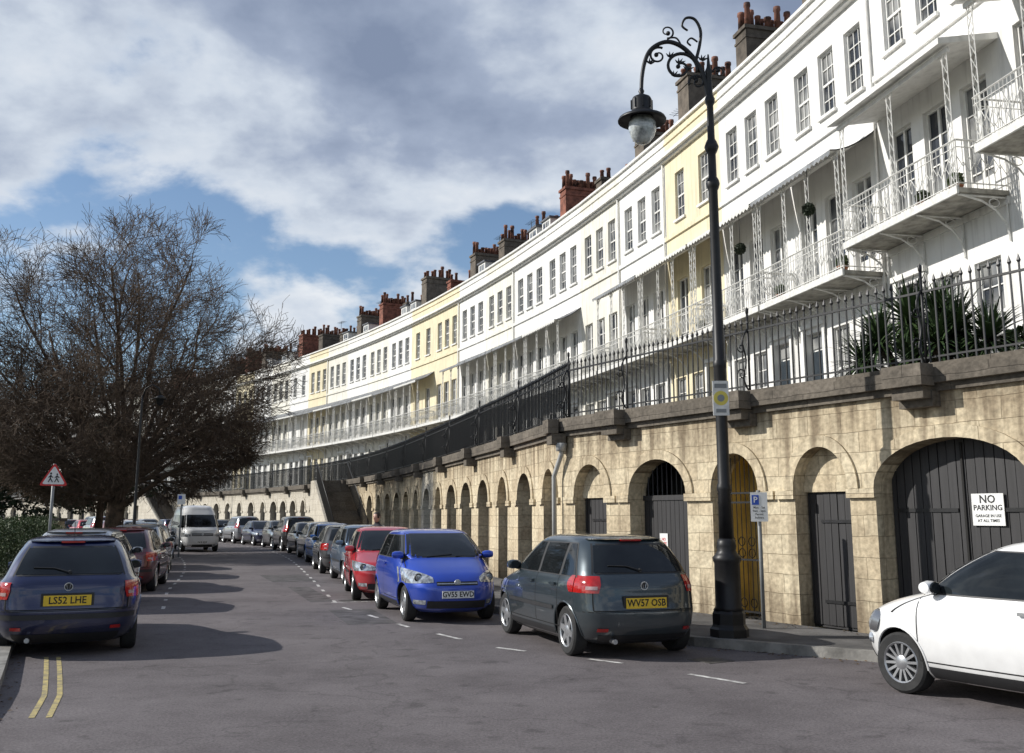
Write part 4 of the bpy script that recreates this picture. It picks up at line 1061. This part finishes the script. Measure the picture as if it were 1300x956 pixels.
# ------------------------------------------------------------------ signs
M_signw=pmat('sign_white',(.78,.78,.76),.4,.05,4); M_signr=pmat('sign_red',(.6,.02,.02),.4,.05,4); M_signb=pmat('sign_blue',(.02,.08,.45),.4,.05,4)
def triangle_sign(x,y,zc,s=.62):
    mb=MB(); T=Matrix.Translation((x,y,0))@Matrix.Rotation(radians(25),4,'Z')
    mb.tube([(0,0,0),(0,0,zc+.35)],.038,10,3,T)
    def tri(s,yy,mt,th=.006):
        h=s*.866; P=[(-s/2,-h/3),(s/2,-h/3),(0,2*h/3)]; out=[]
        rr=s*.06
        for i,(px,pz) in enumerate(P):
            for k in range(-3,4):
                a=radians([210,330,90][i]+k*20); l=sqrt(px*px+pz*pz); out.append((px*(l-rr*2)/l+rr*cos(a),pz*(l-rr*2)/l+rr*sin(a)))
        n=len(out); mb.add([(p[0],yy,zc+p[1]) for p in out]+[(p[0],yy-th,zc+p[1]) for p in out],[tuple(range(n)),tuple(range(2*n-1,n-1,-1))]+[(i,(i+1)%n,(i+1)%n+n,i+n) for i in range(n)],mt,T)
    tri(s,-.045,1); tri(s*.80,-.053,0,.004)
    for dx,sc in ((-.07,1),(.07,.85)):
        mb.lathe([(.024*sc,-.0605),(.024*sc,-.058)],(dx,0,zc+.11*sc),10,2,T,False,'y')
        for pts in ([(dx,-.06,zc+.08*sc),(dx-.005,-.06,zc-.01)],[(dx-.005,-.06,zc-.01),(dx-.05,-.06,zc-.10)],[(dx-.005,-.06,zc-.01),(dx+.045,-.06,zc-.10)],[(dx,-.06,zc+.06*sc),(dx-.05,-.06,zc+.01)],[(dx,-.06,zc+.06*sc),(dx+.05,-.06,zc+.01)]):
            mb.tube(pts,.011,4,2,T)
    mb.obj('school_warning_sign',[M_signw,M_signr,M_ptx,M_post])
triangle_sign(-11.3,24.5,2.62,.66)
mb=MB(); T=frame(3.6,14.55,HD[1]*.35+.9,HD[0]*.35+.0,.12)
mb.tube([(0,.03,0),(0,.03,1.95)],.03,10,2,T); mb.box(-.12,.12,-.012,.0,1.5,1.92,0,T); mb.box(-.1,.0,-.0155,-.0125,1.74,1.88,1,T)
v,f=text_geo('P',.12); mb.add(v,f,0,T@Matrix(((1,0,0,-.05),(0,0,-1,-.0175),(0,1,0,1.81),(0,0,0,1))))
for k,tx in enumerate(('Mon - Sat','9am - 5pm','Permit','holders')):
    v,f=text_geo(tx,.042); mb.add(v,f,3,T@Matrix(((1,0,0,0),(0,0,-1,-.0145),(0,1,0,1.70-k*.048),(0,0,0,1))))
mb.obj('parking_sign',[M_signw,M_signb,M_post,M_ptx])
mb=MB(); o=wall_a(9.15,-.31); T=frame(o[0],o[1],-HD[0],-HD[1],1.78)
mb.box(-.22,.22,-.012,.0,-.2,.2,0,T)
for tx,sz,zz in (('NO',.14,.125),('PARKING',.095,.02),('GARAGE IN USE',.050,-.08),('AT ALL TIMES',.050,-.14)):
    v,f=text_geo(tx,sz); mb.add(v,f,1,T@Matrix(((1,0,0,0),(0,0,-1,-.0145),(0,1,0,zz),(0,0,0,1))))
mb.obj('no_parking_sign',[M_signw,M_ptx])
mb=MB(); o=wall_a(2.75,-.322); T=frame(o[0],o[1],-HD[0],-HD[1],1.25); mb.box(-.11,.11,-.01,.0,-.14,.14,0,T)
v,f=text_geo('NO\nPARK',.07); mb.add(v,f,1,T@Matrix(((1,0,0,0),(0,0,-1,-.0125),(0,1,0,0),(0,0,0,1)))); mb.obj('garage_notice',[M_signw,M_signr])
c=PP(19.7,158.0); mb=MB(); mb.lathe([(.10,0),(.09,.8),(.11,.85),(.1,.95),(.03,1.02)],(c[0],c[1],.1),12,0); mb.obj('bollard',[M_ironb])
c=PP(20.2,158.3); mb=MB(); mb.tube([(c[0],c[1],.1),(c[0],c[1],2.6)],.035,8,0); T=Matrix.Translation((c[0],c[1]-.05,2.35))@Matrix.Rotation(radians(20),4,'Z')
mb.box(-.15,.15,-.01,.01,-.2,.2,1,T); mb.box(-.11,.02,-.014,-.011,-.0,.15,2,T); mb.obj('parking_sign',[M_post,M_signw,M_signb])

# ------------------------------------------------------------------ vegetation
def bare_tree(name,x,y,H,spread,seed,mat,nch_=(10,8,8,7,5),trunk_r=.36,fork=2.6,tw=.009,smin=.12):
    rng=random.Random(seed); V=[];Fc=[]
    def tube(pts,rs,n):
        o=len(V)
        for i,p in enumerate(pts):
            d=(pts[min(i+1,len(pts)-1)]-pts[max(i-1,0)]).normalized()
            u=d.cross(Vector((.37,.61,.7))).normalized(); w=d.cross(u)
            for k in range(n):
                a=2*pi*k/n; q=p+(u*cos(a)+w*sin(a))*rs[i]; V.append((q.x,q.y,q.z))
        for i in range(len(pts)-1):
            for k in range(n):
                a=o+i*n+k; b=o+i*n+(k+1)%n; Fc.append((a,b,b+n,a+n))
    cz=fork+(H-fork)*.42; vz=H-cz
    def E(q): return sqrt(((q.x-x)/spread)**2+((q.y-y)/spread)**2+((q.z-cz)/(vz if q.z>cz else vz*.8))**2)
    def branch(p,d,L,r,lv):
        ns=[5,8,4,3,2,2][lv]; pts=[p.copy()]; dd=d.copy()
        for i in range(ns):
            j=.05 if lv==0 else (.075 if lv<2 else (.14 if lv<3 else .22))
            dd=(dd+Vector((rng.gauss(0,j),rng.gauss(0,j),rng.gauss(0,j)+(.02 if lv>0 else 0)))).normalized()
            pts.append(pts[-1]+dd*L/ns)
        re=r*(.8 if lv<1 else .28)
        rs=[max(tw,lerp(r,re,i/ns)) for i in range(ns+1)]
        tube(pts,rs,[10,8,6,4,3,3][lv])
        if lv>=5: return
        nch=nch_[lv]
        for c in range(nch):
            if lv==0: t=.66+.34*((c*.618)%1)
            else: t=1.0 if c==0 else (c-.5+rng.uniform(-.4,.4))/nch*(.72 if lv==1 else .85)+(.28 if lv==1 else .15)
            t=min(1,max(0,t))
            k=min(ns-1,int(t*ns)); q=pts[k].lerp(pts[k+1],t*ns-k)
            ax=(pts[k+1]-pts[k]).normalized()
            if lv==0:   # limbs spread evenly over the dome
                az=c*2.39996+rng.uniform(-.12,.12); sel=smin+(1-smin)*((c+.5)/nch); el=math.asin(sel)
                nd=Vector((cos(az)*cos(el),sin(az)*cos(el),sin(el)))
                lo_,hi_=0,25   # length to the crown surface
                for _ in range(18):
                    m_=(lo_+hi_)/2
                    if E(q+nd*m_)<1: lo_=m_
                    else: hi_=m_
                nl=lo_*rng.uniform(.80,.90)
            else:
                perp=ax.cross(Vector((rng.gauss(0,1),rng.gauss(0,1),rng.gauss(0,1)))).normalized()
                ang=rng.uniform(.35,1.05); nd=(ax*cos(ang)+perp*sin(ang))
                outw=(q-Vector((x,y,cz)))
                if outw.length>.1: nd=nd+outw.normalized()*.18
                nd.normalize()
                nl=[0,.34*spread,.21*spread,.125*spread,.08*spread][lv]*rng.uniform(.7,1.25)
                e=E(q+nd*nl)
                if e>1.0: nl*=max(.45,1-(e-1)*1.8)
                if E(q)>1.08: continue
            rr=rs[k]*(.36 if lv==0 else .5)
            branch(q,nd,nl,max(tw,rr),lv+1)
    branch(Vector((x,y,0)),Vector((0,0,1)),fork,trunk_r,0)
    me=bpy.data.meshes.new(name); me.from_pydata(V,[],Fc); me.materials.append(mat)
    me.polygons.foreach_set('use_smooth',[True]*len(Fc)); mkobj(name,me); return len(Fc)
M_bark=pmat('bark',(.115,.080,.055),.9,.3,4,bump=.6,bscale=14)
nf=bare_tree('bare_tree',-16.9,42.3,15.0,7.0,23,M_bark,(30,9,7,6,4),.42,3.0,.0085,.10)
nf2=bare_tree('bare_tree',-29,52,12.0,5.6,5,M_bark,(14,7,6,5,3),.3,3)
print('tree faces',nf,nf2)
M_leafd=pmat('leaf_dark',(.030,.046,.018),.7,.4,1.2,col2=(.010,.018,.007)); M_leafh=pmat('leaf_hedge',(.05,.075,.022),.7,.4,2,col2=(.02,.032,.01))
def leafmass(name,blobs,n,size,mat,seed=1,core=True):
    rng=np.random.default_rng(seed); vol=np.array([b[3]*b[4]*b[5] for b in blobs])**.67; vol/=vol.sum()
    idx=rng.choice(len(blobs),n,p=vol); B_=np.array(blobs)[idx]
    d=rng.normal(size=(n,3)); d/=np.linalg.norm(d,axis=1)[:,None]; rr=rng.uniform(.55,1.08,n)**.6
    c=B_[:,:3]+d*B_[:,3:6]*rr[:,None]
    keep=c[:,2]>.05; c=c[keep]; n=len(c)
    a=rng.normal(size=(n,3)); a/=np.linalg.norm(a,axis=1)[:,None]; b=np.cross(a,rng.normal(size=(n,3))); b/=np.linalg.norm(b,axis=1)[:,None]
    s=size*rng.uniform(.5,1.4,n)[:,None]; a*=s; b*=s*.55
    V=np.stack([c-a,c+b,c+a,c-b],1).reshape(-1,3)
    Fc=np.arange(4*n).reshape(-1,4)
    me=bpy.data.meshes.new(name); me.from_pydata(V.tolist(),[],Fc.tolist()); me.materials.append(mat); return mkobj(name,me)
rng=random.Random(3)
bl=[]
for p in np.arange(9,21,.35):
    c=PP(p,153.3+rng.uniform(-.3,.3)); bl.append((c[0],c[1],.85,.75,.75,.72+rng.uniform(0,.15)))
leafmass('hedge',bl,70000,.04,M_leafh,2)
bl=[]
for k in range(60):
    p=rng.uniform(14,32); r=rng.uniform(134,149.5); c=PP(p,r); z=rng.uniform(.8,3.4)
    s_=rng.uniform(.9,2.0); bl.append((c[0],c[1],z,s_,s_,s_*rng.uniform(.6,.95)))
leafmass('evergreen_shrubs',bl,70000,.10,M_leafd,4)
def conifer(name,x,y,H,rad,seed):
    rng=random.Random(seed); bl=[]
    for k in range(60):
        t=rng.random()**.8; z=lerp(1.6,H,t); r=rad*(1-t*.8)*rng.uniform(.2,1); a=rng.uniform(0,2*pi)
        bl.append((x+r*cos(a),y+r*sin(a),z,rng.uniform(.5,1.0),rng.uniform(.5,1.0),rng.uniform(.2,.4)))
    o=leafmass(name,bl,16000,.09,M_leafd,seed)
    mb=MB(); mb.tube([(x,y,0),(x+.1,y,H*.5),(x,y,H*.95)],[.25,.15,.04],8,0)
    for b in bl[::2]: mb.tube([(x,y,b[2]-.3),(b[0],b[1],b[2])],[.05,.02],4,0)
    t=mb.obj('trunk',[M_bark]); t.parent=o
conifer('cedar_tree',-21.5,52,6.6,3.6,8); conifer('cedar_tree',-26.5,50,6.2,3.6,9)
mb=MB()
for p in np.arange(20.5,34,1.0):
    a=PP(p,153.6); b=PP(p+1,153.6); T=frame(a[0],a[1],b[0]-a[0],b[1]-a[1]); L=sqrt((a[0]-b[0])**2+(a[1]-b[1])**2)
    mb.box(0,L,-.2,.2,0,1.1,0,T,p*2.7); mb.box(0,L,-.25,.25,1.1,1.2,1,T)
a=PP(20.3,153.7); mb.box(a[0]-.3,a[0]+.3,a[1]-.3,a[1]+.3,0,1.5,0); mb.box(a[0]-.36,a[0]+.36,a[1]-.36,a[1]+.36,1.5,1.62,1)
mb.obj('garden_wall',[M_stone,M_cop])
M_palm=pmat('palm_leaf',(.05,.085,.028),.5,.4,3,col2=(.015,.032,.01))
def palm(name,x,y,z,heads,seed):
    rng=random.Random(seed); mb=MB()
    for (hx,hy,hz,R_) in heads:
        mb.tube([(x+hx*.3,y+hy*.3,z),(x+hx,y+hy,z+hz)],[.09,.07],8,1)
        for k in range(190):
            az=rng.uniform(0,2*pi); el=rng.uniform(-.7,1.4); L=R_*rng.uniform(.7,1.15); w=.022
            d=Vector((cos(az)*cos(el),sin(az)*cos(el),sin(el))); sd=Vector((-sin(az),cos(az),0))
            p=Vector((x+hx,y+hy,z+hz)); P=[];n=5
            for i in range(n+1):
                ww=w*(1-(i/n)**2.2)+.003; P+= [p-sd*ww,p+sd*ww]
                p=p+d*L/n; d=(d+Vector((0,0,-.06-.05*i))).normalized()
            mb.add([tuple(q) for q in P],[(2*i,2*i+1,2*i+3,2*i+2) for i in range(n)],0)
    mb.obj(name,[M_palm,M_bark])
palm('palm_plant',6.20,14.6,TZ,[(-.1,.2,1.20,.75),(.40,-.2,1.0,.75),(-.50,.4,.9,.7),(.1,-.3,.8,.72),(.75,-.5,.8,.68),(-.2,.0,.6,.62),(.3,.1,1.3,.6),(-.75,.5,.6,.6),(.55,-.35,.55,.6)],3)
M_terra=pmat('terracotta',(.30,.12,.06),.8,.15,6)
def pot(x,y,z,s,seed):
    mb=MB(); mb.lathe([(.10*s,0),(.15*s,.24*s),(.17*s,.25*s),(.17*s,.29*s)],(x,y,z),12,0); o=mb.obj('plant_pot',[M_terra])
    l=leafmass('leaves',[(x,y,z+.42*s,.18*s,.18*s,.2*s)],400,.045*s,M_leafh,seed); l.parent=o
for k,(p,r,z) in enumerate([(10.95,173.3,7.65),(11.3,173.3,7.65),(12.3,173.25,7.1),(13.3,173.3,7.1),(14.9,173.3,7.1)]):
    c=PP(p,r); pot(c[0],c[1],z,.8,20+k)
for k,(p,r) in enumerate([(9.7,171.5),(12.3,172.8),(13.6,172.9)]):
    c=PP(p,r); pot(c[0],c[1],TZ,1.6,40+k)
for k,p in enumerate((12.55,13.75)):
    c=PP(p,172.9); o=leafmass('topiary_ball',[(c[0],c[1],8.9,.15,.15,.15)],900,.03,M_leafd,60+k)
    mb=MB(); mb.tube([(c[0],c[1],9.05),(c[0],c[1],9.85)],.008,4,0); t=mb.obj('hanger',[M_ironb]); t.parent=o
# winter leaf litter along the kerbs
M_lit=pmat('leaf_litter',(.12,.075,.035),.9,.4,3)
rg=random.Random(9); mb=MB()
for k in range(900):
    if k%2:
        a=rg.uniform(-0,13); off=kerb_off(a)+abs(rg.gauss(0,.12))+.02; x,y=wall_a(a,off); z=.006
    elif k%4==0:
        a=rg.uniform(0,13); x,y=wall_a(a,abs(rg.gauss(0,.2))+.02); z=.127
    else:
        p=rg.uniform(7,16); x,y=PP(p,rL(p)+abs(rg.gauss(0,.12))+.02); z=.008
    s_=rg.uniform(.012,.03); an=rg.uniform(0,6.28); c_,d_=cos(an)*s_,sin(an)*s_
    mb.add([(x-c_,y-d_,z),(x+d_*.6,y-c_*.6,z+rg.uniform(0,.012)),(x+c_,y+d_,z+.004),(x-d_*.6,y+c_*.6,z+rg.uniform(0,.012))],[(0,1,2,3)])
mb.obj('leaf_litter',[M_lit])

# ------------------------------------------------------------------ pedestrian (between the parked cars)
def person(x,y,heading):
    root=bpy.data.objects.new('pedestrian',None); scene.collection.objects.link(root)
    J=[(0,0,.95),(0,.0,1.18),(0,.01,1.40),(0,.0,1.50),(0,.02,1.60),
       (.10,0,.92),(.11,.10,.50),(.11,.02,.09),(.11,.16,.03),
       (-.10,0,.92),(-.11,-.08,.50),(-.11,-.22,.10),(-.11,-.10,.03),
       (.19,0,1.40),(.24,-.08,1.12),(.24,.04,.88),(-.19,0,1.40),(-.24,.08,1.12),(-.23,.18,.90)]
    E=[(0,1),(1,2),(2,3),(3,4),(0,5),(5,6),(6,7),(7,8),(0,9),(9,10),(10,11),(11,12),(2,13),(13,14),(14,15),(2,16),(16,17),(17,18)]
    Rd=[.14,.13,.15,.06,.055,.10,.07,.05,.04,.10,.07,.05,.04,.075,.052,.036,.075,.052,.036]
    me=bpy.data.meshes.new('body'); me.from_pydata(J,E,[]); o=mkobj('body',me)
    o.modifiers.new('s','SKIN')
    for i,r in enumerate(Rd): me.skin_vertices[0].data[i].radius=(r*1.15,r*.85)
    me.skin_vertices[0].data[0].use_root=True
    ss=o.modifiers.new('u','SUBSURF'); ss.levels=2; ss.render_levels=2
    me.materials.append(pmat('dark_coat',(.025,.025,.035),.8,.2,6)); o.parent=root
    hd=MB(); M_skin=pmat('skin',(.55,.34,.25),.5,.05,6); M_hair=pmat('hair',(.03,.02,.014),.6,.3,30)
    hd.lathe([(.001,-.115),(.05,-.105),(.075,-.05),(.082,.02),(.075,.08),(.04,.115),(.001,.12)],(0,.03,1.66),16,0)
    hd.lathe([(.09,-.02),(.094,.03),(.086,.085),(.05,.125),(.001,.135)],(0,.012,1.665),16,1)
    hd.tube([(0,.10,1.67),(0,.135,1.635),(0,.11,1.62)],[.01,.016,.01],6,0)
    for sx in (-1,1):
        hd.lathe([(.001,-.01),(.011,0),(.001,.01)],(sx*.03,.105,1.68),6,1,None,True,'y'); hd.tube([(sx*.085,.02,1.69),(sx*.095,.02,1.66),(sx*.085,.025,1.63)],.012,5,0)
        for k in range(5):
            bx=sx*.235; by=(-.0 if sx>0 else .14)+.04+.018*(k-2); l=[.05,.08,.085,.08,.06][k]
            hd.tube([(bx,by,.88),(bx,by+.01,.88-l*.55),(bx-sx*.01,by+.02,.88-l)],[.010,.009,.007],5,0)
    h=hd.obj('head_and_hands',[M_skin,M_hair]); h.parent=root
    root.location=(x,y,0); root.rotation_euler=(0,0,heading)
person(-3.3,24.5,radians(150))

# ------------------------------------------------------------------ sun, sky, camera
SUN=Vector((1.0,-.06,-math.tan(radians(31)))).normalized()
sd=bpy.data.lights.new('sun','SUN'); sd.energy=5.0; sd.angle=radians(.5); sd.color=(1,.965,.91)
so=bpy.data.objects.new('sun',sd); scene.collection.objects.link(so); so.rotation_euler=SUN.to_track_quat('-Z','Y').to_euler()
w=bpy.data.worlds.new('World'); scene.world=w; w.use_nodes=True; nt=w.node_tree; nt.nodes.clear()
out=nn(nt,'ShaderNodeOutputWorld'); bg=nn(nt,'ShaderNodeBackground'); bc=nn(nt,'ShaderNodeBackground'); mix=nn(nt,'ShaderNodeMixShader')
sky=nn(nt,'ShaderNodeTexSky'); sky.sky_type='NISHITA'; sky.sun_disc=False; sky.sun_elevation=radians(31); sky.sun_rotation=radians(-93)
sky.ozone_density=2.5; sky.air_density=1.0; sky.dust_density=.6
bg.inputs['Strength'].default_value=.13; nt.links.new(sky.outputs[0],bg.inputs[0])
tc=nn(nt,'ShaderNodeTexCoord'); sp_=nn(nt,'ShaderNodeSeparateXYZ'); nt.links.new(tc.outputs['Generated'],sp_.inputs[0])
def M(op,a,b=None,c=None):
    n=nn(nt,'ShaderNodeMath',operation=op)
    for i,v in enumerate((a,b,c)):
        if v is None: continue
        if isinstance(v,(int,float)): n.inputs[i].default_value=v
        else: nt.links.new(v,n.inputs[i])
    return n.outputs[0]
zc=M('MAXIMUM',sp_.outputs[2],0.0); den=M('ADD',zc,.34)
px=M('DIVIDE',sp_.outputs[0],den); py=M('DIVIDE',sp_.outputs[1],den)
cb=nn(nt,'ShaderNodeCombineXYZ'); nt.links.new(px,cb.inputs[0]); nt.links.new(py,cb.inputs[1]); cb.inputs[2].default_value=1.3
n1=nn(nt,'ShaderNodeTexNoise'); n1.inputs['Scale'].default_value=2.4; n1.inputs['Detail'].default_value=10; n1.inputs['Roughness'].default_value=.54; n1.inputs['Distortion'].default_value=.1
nt.links.new(cb.outputs[0],n1.inputs['Vector'])
cov=nn(nt,'ShaderNodeValToRGB'); ce=cov.color_ramp.elements
ce[0].position=.05; ce[0].color=(.12,)*3+(1,); ce[1].position=.50; ce[1].color=(.33,)*3+(1,)
for p_,v_ in ((.20,.085),(.28,.115),(.36,.22)):
    q_=ce.new(p_); q_.color=(v_,)*3+(1,)
nt.links.new(sp_.outputs[2],cov.inputs[0])
dens=M('ADD',n1.outputs['Fac'],M('SUBTRACT',cov.outputs[0],.10))
mk=nn(nt,'ShaderNodeMapRange'); mk.interpolation_type='SMOOTHSTEP'; mk.inputs[1].default_value=.45; mk.inputs[2].default_value=.55; nt.links.new(dens,mk.inputs[0])
n2=nn(nt,'ShaderNodeTexNoise'); n2.inputs['Scale'].default_value=3.6; n2.inputs['Detail'].default_value=9; n2.inputs['Roughness'].default_value=.52; nt.links.new(cb.outputs[0],n2.inputs['Vector'])
elev=M('MULTIPLY',M('MAXIMUM',M('SUBTRACT',sp_.outputs[2],.32),0.0),.42)
th=M('ADD',M('ADD',dens,elev),M('MULTIPLY',M('SUBTRACT',n2.outputs['Fac'],.5),.62))
cr=nn(nt,'ShaderNodeValToRGB'); e=cr.color_ramp.elements; e[0].position=.50; e[0].color=(.86,.90,.95,1); e[1].position=.86; e[1].color=(.24,.30,.43,1)
x=e.new(.61); x.color=(.66,.73,.83,1); x=e.new(.72); x.color=(.38,.45,.59,1)
nt.links.new(th,cr.inputs[0]); nt.links.new(cr.outputs[0],bc.inputs[0]); bc.inputs[1].default_value=.95
nt.links.new(mk.outputs[0],mix.inputs[0]); nt.links.new(bg.outputs[0],mix.inputs[1]); nt.links.new(bc.outputs[0],mix.inputs[2]); nt.links.new(mix.outputs[0],out.inputs[0])

cam=bpy.data.cameras.new('camera'); cam.sensor_width=36; cam.lens=1250/1300*36; cam.shift_y=-(478-433.5)/1300; cam.clip_end=5000
co=bpy.data.objects.new('camera',cam); scene.collection.objects.link(co); co.location=(0,0,1.7); co.rotation_euler=(radians(90+10.05),0,0)
scene.camera=co
scene.view_settings.view_transform='Standard'; scene.view_settings.look='None'; scene.view_settings.exposure=0
